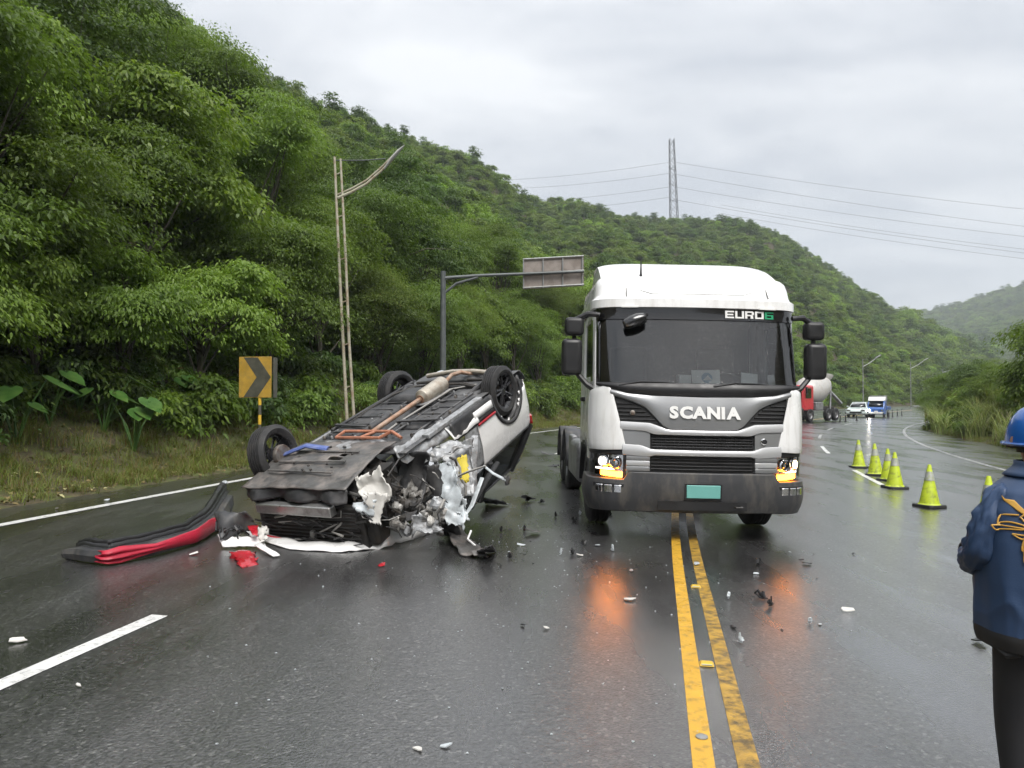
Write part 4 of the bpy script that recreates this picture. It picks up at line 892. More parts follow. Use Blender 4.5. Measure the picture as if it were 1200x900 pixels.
Fv = Vector((cu.x*math.cos(CTAU), cu.y*math.cos(CTAU), -math.sin(CTAU))); Zv = Vector((-cu.x*math.sin(CTAU), -cu.y*math.sin(CTAU), -math.cos(CTAU))); Yv = Zv.cross(Fv)
RM = Matrix((Fv, Yv, Zv)).transposed(); RM = RM @ Matrix.Rotation(CROLL, 3, 'X')
CG = gz(CX, CY)
car = thing('overturned_car', (CX, CY, CG), 'white car lying on its roof with exhaust and wheels in the air and smashed nose', 'car')
XF = Matrix.Translation((0, 0, CC)) @ RM.to_4x4()
def cw(px, py, d): return wp(px, py, d)-Vector((CX, CY, CG))       # picture direction at a known distance, relative to the car
def cb_(m, name, mat, parent=car, **k): return m.build(name, mat, parent, xf=XF, **k)
def hw(x): return .905-.22*max(0, (-1.75-x)/.45)**2-.05*max(0, (x-1.3)/.6)**2
def side(x, z, g, off=0):
    """skin of the flank: half width by height"""
    b = hw(x)*float(np.interp(z, [.2, .3, .5, .8, 1.0, 1.08, 1.6, 1.66], [.93, .96, .99, 1., .975, .95, .70, .66])); return Vector((x, g*(b+off), z))
def arch(x, z, r=.405): return min(math.hypot(x+1.32, z-.34), math.hypot(x-1.32, z-.34)) < r
def flank(g, x0, x1, z0, z1, name, mat, dmg=None, off=0., step=.045, par=car, ar=.405, solid=.014):
    nx, nz = max(2, int((x1-x0)/step)), max(2, int((z1-z0)/step)); m = MB()
    def fn(u, v):
        x, z = x0+(x1-x0)*u, z0+(z1-z0)*v
        for wx in (-1.32, 1.32):
            d = math.hypot(x-wx, z-.34)
            if ar-step*.9 < d < ar: k = ar/d; x, z = wx+(x-wx)*k, .34+(z-.34)*k
        p = side(x, z, g, off); return dmg(p) if dmg else p
    m.grid(fn, nx, nz, skip=lambda u, v: arch(x0+(x1-x0)*u, z0+(z1-z0)*v, ar-.02))
    return m.build(name, mat, par, xf=XF, smooth=50, solid=solid)
def smash(p):
    """dents grow towards the crushed front corner"""
    k = min(1, max(0, (p.x+.35)/.9)); return crumple(p, .16*k, 3.2, 2)+Vector((0, .18*k*k, 0)) if k > 0 else p
# flanks: struck side
fq = flank(-1, -2.12, -.42, .46, 1.06, 'rear_quarter', 'car_white')
flank(-1, -.40, -.08, .46, 1.02, 'rear_door', 'bent_metal', smash)
flank(-1, -.92, .15, .24, .47, 'sill_cladding', 'under_black', off=.012)
flank(-1, -.90, -.42, .466, .496, 'red_strip', 'red_plastic', off=.020, step=.03)
flank(-1, -.87, -.38, .30, .40, 'sill_step', 'car_white', off=.024, step=.05)
# arch lip
for g in (-1, 1):
    for wx in (-1.32,)+((1.32,) if g > 0 else ()):
        m = MB(); m.grid(lambda u, v: side(wx+math.cos(R(-12+204*u))*(.395+.055*v), .34+math.sin(R(-12+204*u))*(.395+.055*v), g, .014), 22, 2); cb_(m, 'arch_lip', 'under_black', solid=.02)
        m = MB(); m.grid(lambda u, v: Vector((wx+math.cos(R(-10+200*u))*.40, g*(.88-.38*v), .34+math.sin(R(-10+200*u))*.40)), 18, 3); cb_(m, 'wheel_liner', 'under_black', smooth=50, solid=.01)
# far flank
flank(1, -2.12, 1.55, .46, 1.06, 'far_flank', 'car_white'); flank(1, -.92, .92, .24, .47, 'sill_cladding', 'under_black', off=.012)
m = MB(); m.grid(lambda u, v: side(-.9+1.8*u, .235+.03*v, 1, -.02-.05*v), 12, 1); cb_(m, 'sill_flange', 'alu_beam', solid=.012)
# tail: bumper, tailgate, lamps
m = MB()
def tail(u, v):
    g = 2*u-1; z = .34+.74*v; y = g*hw(-2.12)*.985; return Vector((-2.12-.14*(1-abs(g)**3)-.05*math.sin(v*3.1), y, z))
m.grid(tail, 20, 10); cb_(m, 'tailgate', 'car_white', smooth=50, solid=.015)
m = MB(); m.grid(lambda u, v: Vector((-2.0-.2*math.sin(v*1.57)*(1-.5*abs(2*u-1)**3), (2*u-1)*.80, .26+.16*v)), 18, 4); cb_(m, 'rear_bumper', 'under_black', smooth=50, solid=.02)
m = MB(); m.grid(lambda u, v: Vector((-1.93-.10*u, -(.83-.04*u-.02), .93+.13*v))+Vector((0, -.055*math.sin(u*1.57+1.2), 0)), 6, 4); cb_(m, 'tail_lamp', 'tail_red', smooth=60, solid=.05, bevel=.01)
m = MB(); m.grid(lambda u, v: Vector((-1.93-.10*u, (.83-.04*u), .93+.13*v)), 6, 4); cb_(m, 'tail_lamp', 'tail_red', smooth=60, solid=.05)
# greenhouse: glass, pillars, roof pressed on the road
glassmat('car_glass', (.05, .055, .055), 1.5)
for g in (-1, 1):
    m = MB(); m.grid(lambda u, v: side(-1.75+1.9*u+.25*v*(1-u), 1.08+.46*v, g, -.01), 12, 5); cb_(m, 'side_window', 'car_glass', smooth=60)
    for xa, xb, nm in ((-1.9, -1.45, 'rear_pillar'), (-.55, -.5, 'middle_pillar'), (.62, .2, 'front_pillar')):
        cb_(MB().tube([side(xa, 1.05, g), side((xa+xb)/2, 1.33, g, .01), side(xb, 1.60, g)], [.06, .045, .045], 8), nm, 'car_white' if g > 0 else 'black_plastic')
m = MB(); m.grid(lambda u, v: crumple((-1.75+2.05*u, (v*2-1)*.66, 1.60-.14*u+.03*math.sin(u*3.1)-.03*abs(2*v-1)**3), .02, 2.5), 16, 12); cb_(m, 'roof', 'gloss_black', smooth=60, solid=.02)
# floor and its fittings
def floor(u, v):
    x, y = -1.95+2.95*u, (2*v-1)*.80; z = .245+.10*max(0, 1-(abs(y)/.15)**4)+.05*max(0, 1-((x+1.3)/.4)**2)*(abs(y) < .7)
    z += .012*math.sin(x*9)*(.2 < abs(y) < .7)
    return Vector((x, y, z))
m = MB(); m.grid(floor, 60, 40); cb_(m, 'floor_pan', 'underseal', smooth=45, solid=.01)
def pan(name, x0, x1, y0, y1, z, mat, dome=.03, seed=1, crm=.012, par=car, ribs=0):
    m = MB()
    def fn(u, v):
        e = min(1, 6*min(u, 1-u), 6*min(v, 1-v)); p = Vector((x0+(x1-x0)*u, y0+(y1-y0)*v, z-dome*(e**.5)+(.006*math.sin(v*ribs*6.28) if ribs else 0))); return crumple(p, crm, 3, seed)
    m.grid(fn, 18, 14); return cb_(m, name, mat, par, smooth=45, solid=.006)
pan('floor_cover', -.62, .62, .20, .72, .235, 'under_black', .045, 3); pan('floor_cover', -.85, .30, -.70, -.20, .238, 'under_black', .03, 4)
pan('fuel_tank', -1.12, -.62, -.02, .60, .24, 'under_black', .10, 5); pan('floor_cover', -1.14, -.88, -.68, -.25, .24, 'underseal', .02, 6)
cb_(MB().box((-.55, .735, .215), (1.9, .05, .07)), 'sill_rail', 'under_black', bevel=.012)
cb_(MB().box((.35, .45, .155), (.05, .55, .02), (0, 0, .12)), 'cross_brace', 'under_black', bevel=.004)
cb_(MB().box((.18, -.45, .165), (.06, .58, .02), (0, 0, -.08)), 'cross_brace', 'under_black', bevel=.004)
cb_(MB().box((-.1, -.79, .235), (1.3, .10, .05), (0, 0, .02)), 'sill_flange', 'bent_metal', bevel=.006)
m = MB(); m.grid(lambda u, v: crumple((.1+.9*u, -.74-.13*v+.10*u, .20+.17*v), .05, 5, 8), 22, 5); cb_(m, 'torn_sill', 'bent_metal', smooth=30, solid=.01)
m = MB(); m.grid(lambda u, v: crumple((-.42+.62*u, -.80-.12*v, .235+.20*v), .025, 5, 9), 18, 5); cb_(m, 'torn_sill', 'car_white', smooth=30, solid=.008)
# exhaust
ex = cb_(MB().tube([(.75, .02, .20), (.3, .0, .175), (-.25, -.03, .15), (-.52, -.05, .135)], .032, 12), 'exhaust_pipe', 'exhaust_rust')
cb_(MB().lathe([(.032, -.30), (.06, -.285), (.105, -.25), (.108, -.24), (.108, .24), (.105, .25), (.06, .285), (.032, .30)], (-.80, -.07, .115), (1, .06, .06), 20), 'silencer', 'muffler', ex)
cb_(MB().tube([(-1.08, -.09, .11), (-1.30, -.10, .06), (-1.48, -.14, .08), (-1.62, -.18, .15), (-1.86, -.42, .20)], .03, 10), 'tail_pipe', 'exhaust_rust', ex)
cb_(MB().lathe([(.06, 0), (.06, .03), (.03, .03)], (-.50, -.05, .135), (-1, 0, 0), 12), 'pipe_flange', 'exhaust_rust', ex)
cb_(MB().tube([(-1.64, .55, .16), (-1.66, .1, .12), (-1.66, -.25, .13), (-1.64, -.6, .17)], .035, 10), 'cross_pipe', 'muffler')
# copper-coloured brace frame
q = [(.58, .36, .14), (.58, -.34, .15), (.78, -.30, .15), (.78, .34, .14), (.58, .36, .14)]
cb_(MB().tube(q, .020, 8).tube([(.78, 0, .15), (.58, -.1, .15)], .018, 8).tube([(.58, -.34, .15), (.66, -.52, .2)], .02, 8), 'brace_frame', 'copper_paint')
# rear axle
cb_(MB().box((-1.36, 0, .26), (.16, 1.2, .10)), 'rear_beam', 'under_black', bevel=.03)
for g in (-1, 1):
    cb_(MB().tube([(-.92, g*.55, .24), (-1.15, g*.62, .17), (-1.38, g*.68, .24)], [.035, .04, .05], 8), 'trailing_arm', 'under_black')
    cb_(MB().tube([(-1.52, g*.2, .21), (-1.5, g*.66, .22)], .022, 8), 'link_rod', 'chassis_black')
    pts = [(-1.36+.055*math.cos(t*.7), g*.52+.055*math.sin(t*.7), .26+.0035*t) for t in range(64)]
    cb_(MB().tube(pts, .009, 5), 'spring', 'chassis_black')
    cb_(MB().tube([(-1.2, g*.5, .2), (-1.22, g*.3, .16), (-1.2, 0, .15)], .014, 6), 'brake_line', 'chassis_black')
    cb_(MB().lathe([(.05, 0), (.05, .12), (.03, .13)], (-1.4, g*.62, .34), (0, g, 0), 14), 'hub', 'hub_metal')
cb_(MB().tube([(.2, .62, .19), (-.4, .66, .18), (-.85, .62, .16), (-1.1, .4, .14), (-1.2, .2, .16)], .014, 6), 'brake_line', 'chassis_black')
cb_(MB().lathe([(.0, 0), (.05, .01), (.06, .05), (.04, .09), (0, .1)], (-1.75, .38, .12), (0, 0, 1), 14), 'tow_eye_cap', 'pale_metal')
rd = random.Random(21)
for k in range(34):
    x_, y_ = rd.uniform(-1.1, .7), rd.choice([-1, 1])*rd.uniform(.18, .72)
    cb_(MB().lathe([(.018, .03), (.018, 0), (.010, -.012), (0, -.012)], (x_, y_, .195), (0, 0, 1), 8), 'bolt', rd.choice(['hub_metal', 'chassis_black', 'bent_metal']))
for x_, y_ in ((-.1, .33), (-.4, .55), (.2, .5), (-.3, -.4), (.05, -.5), (-.6, -.35)):
    cb_(MB().lathe([(.05, .01), (.055, 0), (.04, -.004), (.035, .004), (0, .004)], (x_, y_, .186), (0, 0, 1), 14), 'drain_plug', 'under_black')
for y_ in (-.62, -.30, .28, .64): cb_(MB().box((-.2, y_, .205), (1.5, .03, .02), (0, .01, .01*y_)), 'floor_rib', 'underseal', bevel=.006)
for k in range(5): cb_(MB().box((-.55+k*.26, .46, .183), (.02, .42, .012)), 'cover_rib', 'under_black', bevel=.004)
for k in range(4): cb_(MB().box((-.6+k*.24, -.45, .197), (.02, .40, .012)), 'cover_rib', 'under_black', bevel=.004)
cb_(MB().tube([(.7, -.18, .2), (.2, -.16, .19), (-.4, -.2, .18), (-1.0, -.24, .17), (-1.25, -.5, .2)], .011, 6), 'fuel_line', 'cable_grey'); cb_(MB().tube([(.7, -.21, .2), (.2, -.19, .19), (-.4, -.23, .18), (-1.0, -.28, .17)], .008, 6), 'fuel_line', 'chassis_black')
cb_(MB().tube([(-1.1, .75, .22), (-1.15, .3, .15), (-1.15, -.3, .15), (-1.1, -.72, .22)], .016, 8), 'anti_roll_bar', 'chassis_black')
pan('heat_shield', -1.12, -.45, -.20, .06, .20, 'bent_metal', .02, 31, .02); pan('spare_well', -1.95, -1.55, -.35, .40, .25, 'underseal', .06, 32, .01)
for k in (1, 5, 8): cb_(MB().box((1.06+.07*k, .2, .168+.012*max(0, k-6)), (.03, .95, .016), (0, 0, .03*math.sin(k))), 'tray_rib', 'under_grey', bevel=.004)
for k in range(14): cb_(MB().lathe([(.014, .012), (.016, 0), (.008, -.008), (0, -.008)], (rd.uniform(.88, 1.7), rd.uniform(-.35, .68), .165), (0, 0, 1), 8), 'clip', 'chassis_black')
# wheels left on it
W0 = Matrix.Rotation(R(4), 3, 'Z')
wheel(car, (-1.34, -.775, .335), (.03, -1, .02), .345, .225, .235, 'alloy', XF)
wheel(car, (-1.36, .95, .33), (-.10, 1, .04), .345, .225, .235, 'alloy', XF)
wheel(car, (1.26, .90, .15), (.12, .97, .12), .345, .225, .245, 'alloy', XF)
cb_(MB().lathe([(.12, 0), (.13, .02), (.13, .05), (.05, .06), (.045, .09), (0, .09)], (1.26, .74, .16), (0, 1, .1), 20), 'brake_disc', 'hub_metal')
cb_(MB().tube([(1.05, .25, .17), (1.12, .50, .10), (1.24, .76, .16)], [.05, .045, .04], 8, .55), 'control_arm', 'blue_anodised')
cb_(MB().tube([(1.22, .55, .25), (1.2, .52, .7)], [.05, .06], 10), 'strut', 'chassis_black')
# nose: engine undertray with slots, front beam, cooler pack
tr = MB()
def tray(u, v):
    x, y = .80+1.06*u, -.54+1.36*v; z = .20-.02*math.sin(u*3.1)+.15*max(0, u-.45)+.03*math.sin(v*9)*(u > .55)*.4
    y += .10*u*(v-.5); return crumple((x, y, z), .02, 3.5, 12)
tr.grid(tray, 30, 30, skip=lambda u, v: (.33 < u < .40 and .30 < v < .37) or (.44 < u < .50 and (.30 < v < .42)) or (.42 < u < .48 and .72 < v < .80)); cb_(tr, 'undertray', 'under_grey', smooth=40, solid=.012)
m = MB(); m.grid(lambda u, v: crumple((1.83+.05*math.sin(v*17)*u+.05*u, -.60+1.46*v, .29+.12*u), .03, 6, 13), 5, 40); cb_(m, 'undertray_lip', 'under_black', smooth=35, solid=.012)
pan('subframe', .72, 1.02, -.35, .60, .225, 'bent_metal', .04, 14, .02)
bm_ = cb_(MB().box((1.90, .12, .50), (.10, 1.08, .115), (0, 0, .02)), 'bumper_beam', 'alu_beam', bevel=.015)
for y_ in (.45, -.2): cb_(MB().box((1.76, y_, .50), (.22, .09, .10)), 'crash_box', 'under_black', bm_, bevel=.012)
cp = cb_(MB().box((1.72, .06, .80), (.12, 1.44, .50), (0, .06, 0)), 'cooler_pack', 'chassis_black', bevel=.012)
for k in range(11): cb_(MB().tube([(1.80+.012*math.sin(k*2.1), -.60, .58+.042*k), (1.815+.01*math.sin(k), .1, .575+.042*k), (1.80, .74, .58+.042*k)], .0075, 5), 'cooler_fin', 'under_black', cp)
rr = random.Random(4)
cb_(MB().box((1.62, .74, .74), (.34, .16, .34), (0, .1, .2)), 'lamp_bracket', 'chassis_black', bevel=.04); cb_(MB().box((1.60, -.62, .80), (.30, .26, .40), (0, .1, -.2)), 'lamp_bracket', 'chassis_black', bevel=.05)
for k in range(34):
    y_ = rr.uniform(-.66, .76); z_ = rr.uniform(.55, 1.02); a = Vector((1.80, y_, z_)); b = a+Vector((rr.uniform(-.02, .09), rr.uniform(-.25, .25), rr.uniform(-.12, .12))); c_ = b+Vector((rr.uniform(-.05, .05), rr.uniform(-.2, .2), rr.uniform(-.1, .1)))
    cb_(MB().tube([a, b, c_], rr.choice([.007, .010, .014]), 6), 'hose', rr.choice(['chassis_black', 'chassis_black', 'under_black', 'cable_grey']))
cb_(MB().lathe([(0, -.05), (.03, -.045), (.04, 0), (.03, .05), (0, .07)], (1.80, .06, .86), (0, 0, 1), 14), 'horn', 'cable_grey')
m = MB(); m.grid(lambda u, v: crumple((1.62-.5*u, .70+.02*u, .30+.62*v), .07, 3.5, 15), 14, 16); cb_(m, 'inner_wing', 'under_black', smooth=35, solid=.012)
# engine bay seen through the torn wheel house
def lump(name, c, r, mat, seed, amp=.35, par=car, n=22):
    m = MB()
    def fn(u, v):
        th_, ph = u*2*math.pi, v*math.pi; d = Vector((math.cos(th_)*math.sin(ph), math.sin(th_)*math.sin(ph), math.cos(ph)))
        k = 1+amp*noise.fractal(d*2.2+Vector((seed*3, 0, seed)), 1, 2, 4)+.25*amp*noise.cell(d*4+Vector((seed, 0, 0))); return Vector(c)+Vector((d.x*r[0], d.y*r[1], d.z*r[2]))*k
    m.grid(fn, n, n//2+3); return cb_(m, name, mat, par, smooth=28, merge=1e-4)
lump('engine_block', (1.15, -.25, .58), (.36, .38, .30), 'chassis_black', 1, .5)
lump('gearbox_casting', (1.20, -.56, .66), (.22, .14, .20), 'chassis_black', 2, .6)
lump('alternator', (1.45, -.50, .62), (.12, .10, .12), 'chassis_black', 3, .5)
lump('broken_casting', (1.02, -.74, .80), (.20, .12, .14), 'dirty_cast', 4, .9)
for k in range(14):
    a = Vector((rr.uniform(.75, 1.7), rr.uniform(-.75, -.3), rr.uniform(.35, .95))); b = a+Vector((rr.uniform(-.3, .3), rr.uniform(-.22, .1), rr.uniform(-.2, .2)))
    cb_(MB().tube([a, (a+b)/2+Vector((rr.uniform(-.08, .08), rr.uniform(-.1, .02), rr.uniform(-.08, .08))), b], rr.choice([.008, .012, .018, .024]), 7), 'pipe', rr.choice(['cable_grey', 'chassis_black', 'under_black', 'dirty_cast', 'hub_metal']))
m = MB(); m.grid(lambda u, v: Vector((1.28+.43*math.cos(R(40+150*u)), -.42-.42*v-.10*u, .38+.50*math.sin(R(40+150*u))))+(crumple((u*2, v*2, 0), .08, 1.6, 16)-Vector((u*2, v*2, 0))), 22, 8); cb_(m, 'wheel_house', 'under_black', smooth=40, solid=.014)

def wsheet(name, corners, mat, amp, fr, seed, nu=16, nv=12, solid=.006, rag=.03, par=car, sm=28, bul=0.):
    """crumpled sheet spanned by four points given relative to the car's place on the road"""
    a, b, c, d = corners; m = MB()
    nrm = (b-a).cross(d-a).normalized()
    def fn(u, v):
        p = a.lerp(b, u).lerp(d.lerp(c, u), v)+nrm*bul*math.sin(u*3.14)*math.sin(v*3.14)
        if u in (0, 1) or v in (0, 1): p = p+Vector((noise.noise(Vector((u*9, v*9, seed))), noise.noise(Vector((u*9+5, v*9, seed))), noise.noise(Vector((u*9, v*9+5, seed)))))*rag
        return crumple(p, amp, fr, seed)
    m.grid(fn, nu, nv); return m.build(name, mat, par, smooth=sm, solid=solid)
# white torn plastic over the nose corner
wsheet('torn_reservoir', (cw(415, 560, 7.75), cw(447, 546, 7.7), cw(458, 588, 7.62), cw(430, 592, 7.65)), 'white_plastic', .06, 4.5, 1, 18, 14, .012, .04, bul=.06)
wsheet('torn_reservoir', (cw(428, 578, 7.62), cw(450, 580, 7.6), cw(446, 616, 7.6), cw(434, 612, 7.6)), 'white_plastic', .04, 5, 2, 12, 12, .01, .04)
wsheet('torn_bracket', (cw(415, 590, 7.65), cw(440, 585, 7.6), cw(436, 606, 7.6), cw(418, 602, 7.62)), 'pale_metal', .04, 7, 3, 10, 8)
rl = random.Random(12)
for k in range(22):
    px, py = rl.uniform(462, 516), rl.uniform(574, 624); c_ = cw(px, py, rl.uniform(7.72, 7.9)); r_ = rl.uniform(.03, .085); m = MB(); sd = k*1.7
    ax_ = Vector((rl.uniform(-1, 1), rl.uniform(-1, 1), rl.uniform(-1, 1)))
    if k % 3 == 0: m.lathe([(r_*.3, -r_), (r_*.8, -r_*.9), (r_*.85, -r_*.2), (r_*.6, -r_*.1), (r_*.6, r_*.5), (r_*.9, r_*.6), (r_*.4, r_)], c_, ax_, 10)
    else: m.grid(lambda u, v: c_+Vector((math.cos(u*6.2832)*math.sin(v*3.1416), math.sin(u*6.2832)*math.sin(v*3.1416), math.cos(v*3.1416)))*r_*(1+.55*noise.noise(Vector((math.cos(u*6.2832)*2+sd, math.sin(u*6.2832)*2, v*4)))), 12, 8)
    m.v = [tuple(crumple(p, .02, 9, k)) for p in m.v]; m.build('broken_casting', rl.choice(['dirty_cast', 'dirty_cast', 'bent_metal', 'chassis_black', 'white_plastic']), car, smooth=30, merge=1e-4)
wsheet('crushed_shield', (cw(484, 604, 7.72), cw(516, 606, 7.78), cw(517, 626, 7.74), cw(482, 626, 7.68)), 'bent_metal', .05, 6, 5, 18, 12, .012, .05, bul=.05)
for k in range(26):
    a_ = (rl.uniform(415, 520), rl.uniform(560, 628)); b_ = (a_[0]+rl.uniform(-26, 26), a_[1]+rl.uniform(-16, 16)); d_ = rl.uniform(7.62, 7.85)
    MB().tube([cw(*a_, d_), cw((a_[0]+b_[0])/2+rl.uniform(-4, 4), (a_[1]+b_[1])/2+rl.uniform(-4, 4), d_-.04), cw(*b_, d_)], rl.choice([.005, .007, .012, .016]), 6).build('loose_cable', rl.choice(['chassis_black', 'black_plastic', 'cable_grey', 'chassis_black']), car)
# bonnet edge lying on the road in front
pts = [gp(268, 612), gp(300, 634), gp(340, 645), gp(400, 648), gp(450, 643), gp(490, 632), gp(516, 618)]
base = Vector((CX, CY, CG)); up_ = [.05, .035, .03, .05, .12, .16, .14]
m = MB(); v = []
for i in range(37):
    q = i/36*6; k = min(5, int(q)); f_ = q-k; p = pts[k].lerp(pts[k+1], f_)-base; h_ = up_[k]*(1-f_)+up_[k+1]*f_
    for j in range(7): 
        w_ = j/6; v.append(crumple(p+Vector((.02*w_, .26*w_*(1 if i < 22 else .8), .012+h_*math.sin(w_*1.8))), .018+.03*(i > 22), 7, 20))
m.add(v, [(i*7+j, (i+1)*7+j, (i+1)*7+j+1, i*7+j+1) for i in range(36) for j in range(6)]); m.build('bonnet_edge', 'car_white', car, smooth=40, solid=.01)
m = MB().tube([p-base+Vector((.0, .03, .04)) for p in (gp(296, 628), gp(318, 634), gp(338, 637))], [.008, .02, .008], 8, .6); m.build('red_trim', 'red_plastic', car)
# torn front wing and door opening
wsheet('crumpled_wing', (cw(512, 545, 8.3), cw(538, 560, 8.1), cw(548, 622, 8.0), cw(522, 612, 8.0)), 'pale_metal', .08, 3.6, 7, 24, 26, .006, .05)
wsheet('crumpled_wing', (cw(520, 575, 8.15), cw(548, 580, 8.1), cw(550, 612, 8.0), cw(526, 600, 8.05)), 'pale_metal', .06, 4, 8, 20, 20, .006, .05, bul=.05)
wsheet('door_inner', (cw(516, 520, 8.75), cw(552, 515, 8.8), cw(556, 580, 8.55), cw(522, 585, 8.5)), 'bent_metal', .05, 3.5, 9, 20, 22, .008, .03)
wsheet('yellow_panel', (cw(536, 537, 8.42), cw(548, 533, 8.42), cw(550, 564, 8.35), cw(541, 568, 8.35)), 'yellow_part', .02, 6, 10, 8, 10)
wsheet('yellow_panel', (cw(519, 546, 8.4), cw(525, 544, 8.4), cw(526, 552, 8.4), cw(520, 553, 8.4)), 'yellow_part', .01, 6, 11, 5, 5)
wsheet('yellow_panel', (cw(529, 563, 8.32), cw(536, 561, 8.32), cw(536, 571, 8.32), cw(530, 571, 8.32)), 'yellow_part', .01, 6, 12, 5, 5)
wsheet('door_edge', (cw(552, 512, 8.75), cw(560, 508, 8.8), cw(560, 590, 8.6), cw(553, 590, 8.55)), 'bent_metal', .03, 6, 13, 6, 18)
wsheet('sill_tear', (cw(496, 530, 8.4), cw(556, 512, 8.7), cw(556, 522, 8.65), cw(500, 545, 8.35)), 'bent_metal', .05, 7, 14, 24, 6)
m = MB().tube([cw(528, 562, 8.3), cw(548, 553, 8.2), cw(569, 546, 8.1)], [.018, .022, .016], 8, .6); m.build('hinge_strut', 'cable_grey', car)
m = MB().tube([cw(567, 546, 8.15), cw(578, 555, 8.05), cw(593, 563, 8.0)], [.018, .02, .025], 8, .7); m.build('hinge_strut', 'pale_metal', car)
wsheet('strut_end', (cw(590, 558, 8.0), cw(596, 556, 8.0), cw(597, 566, 8.0), cw(592, 568, 8.0)), 'grey_plastic', .01, 6, 15, 5, 5, .02)
m = MB().tube([cw(565, 560, 8.6), cw(553, 592, 8.45), cw(545, 604, 8.3)], [.03, .03, .02], 8, .5); m.build('door_frame', 'pale_metal', car)
m = MB().tube([cw(583, 542, 9.0), cw(570, 562, 8.8), cw(557, 585, 8.7), cw(552, 596, 8.6)], [.035, .04, .04, .03], 8, .6); m.build('window_frame', 'black_plastic', car)
for a_, b_, s_ in (((534, 540), (540, 560), 1), ((527, 536), (536, 546), 2), ((541, 562), (546, 580), 3), ((523, 552), (531, 566), 4)):
    m = MB().tube([cw(*a_, 8.32), cw((a_[0]+b_[0])/2+2, (a_[1]+b_[1])/2-2, 8.28), cw(*b_, 8.3)], .014, 6); m.build('door_link', 'cable_grey' if s_ % 2 else 'chassis_black', car)
# torn-out wheel liner hanging down to the road, its foot on the asphalt
g0 = gp(520, 622); g1 = gp(575, 645); g2 = gp(556, 652)
wsheet('hanging_liner', (cw(497, 548, 8.0), cw(514, 548, 8.05), gp(540, 628, .06)-base, gp(518, 628, .03)-base), 'under_black', .05, 4, 17, 14, 22, .014, .03, bul=-.08)
wsheet('hanging_liner', (gp(517, 612, .12)-base, gp(540, 618, .12)-base, gp(572, 652, .03)-base, gp(538, 650, .02)-base), 'under_grey', .035, 5, 18, 18, 14, .014, .03, bul=.03)
wsheet('liner_end', (gp(556, 648, .02)-base, gp(581, 645, .02)-base, gp(577, 640, .2)-base, gp(566, 644, .16)-base), 'under_black', .02, 5, 19, 10, 10, .014, .02)
m = MB().tube([gp(552, 622, .15)-base, gp(548, 632, .08)-base, gp(560, 642, .05)-base], .012, 6); m.build('white_edging', 'car_white', car)
# door mirror strip lying by the window
m = MB().tube([gp(560, 586, .1)-base, gp(572, 588, .03)-base, gp(596, 591, .03)-base], [.02, .03, .02], 8, .5); m.build('window_trim', 'pale_metal', car)
wsheet('broken_mirror', (gp(562, 584, .2)-base, gp(570, 584, .2)-base, gp(594, 590, .04)-base, gp(570, 589, .03)-base), 'black_plastic', .01, 6, 21, 8, 6, .03)

# ------------------------------------------------------------------ torn-off bumper on the road
bpo = gp(170, 655)
bump = thing('torn_bumper', (bpo.x, bpo.y, bpo.z), 'torn-off black bumper with crimson strip lying in front of the overturned car', 'bumper')
def bl(px, py, up=0.): return gp(px, py, up)-bpo
# one moulding swept along the road: outer face, crease, rolled upper lip, hollow back
path = [bl(76, 655), bl(100, 660), bl(126, 663), bl(180, 653), bl(226, 640), bl(256, 622), bl(272, 602)]
def pl(L_, q):
    q = q*(len(L_)-1); k = min(len(L_)-2, int(q)); return L_[k].lerp(L_[k+1], q-k)
prof = [(.03, .012), (-.015, .03), (-.035, .10), (-.02, .155), (.03, .165), (.06, .175), (.065, .225), (.08, .25), (.105, .255), (.125, .24), (.13, .19), (.115, .15)]
def sec(u, k):
    p = pl(path, u); t_ = (pl(path, min(1, u+.03))-pl(path, max(0, u-.03))).normalized(); bk = Vector((-t_.y, t_.x, 0)).normalized(); hs = float(np.interp(u, [0, .1, .4, .8, 1], [.55, .8, .85, 1.0, 1.45]))
    d, z = prof[k]; lift = .22*max(0, u-.72)
    q_ = p+bk*d*(1+.25*u)+Vector((0, 0, z*hs+lift*(.4 if k < 3 else 1)))
    return crumple(q_, .012 if k > 5 else .006, 5, 31)
def sweep(name, k0, k1, u0, u1, mat):
    m = MB(); n = 44; K = k1-k0; m.grid(lambda u, v: sec(u0+(u1-u0)*u+.012*noise.noise(Vector((v*7, u0, u1)))*(u in (0, 1)), k0+int(round(v*K))), n, K); return m.build(name, mat, bump, smooth=22, solid=.010)
sweep('bumper_face', 0, 4, 0, .97, 'grey_plastic'); sweep('bumper_ledge', 4, 6, .04, 1, 'black_plastic'); sweep('bumper_lip', 6, 11, .05, 1, 'black_plastic')
for k in range(9): u_ = .08+k*.1; MB().tube([sec(u_, 5)+Vector((0, .02, 0)), sec(u_, 10)], .012, 5).build('rib', 'grey_plastic', bump)
MB().tube([sec(1, 7)+Vector((.0, 0, .01)), sec(1, 9)+Vector((.06, .03, .01))], [.05, .04], 8, .45).build('bumper_end', 'pale_metal', bump)
for k in range(6): a_ = sec(rr.uniform(.05, .2), 8); MB().tube([a_, a_+Vector((rr.uniform(-.05, .05), .06, -.06)), a_+Vector((rr.uniform(-.1, .1), .1, -.14))], .01, 5).build('torn_tab', 'black_plastic', bump)
m = MB()
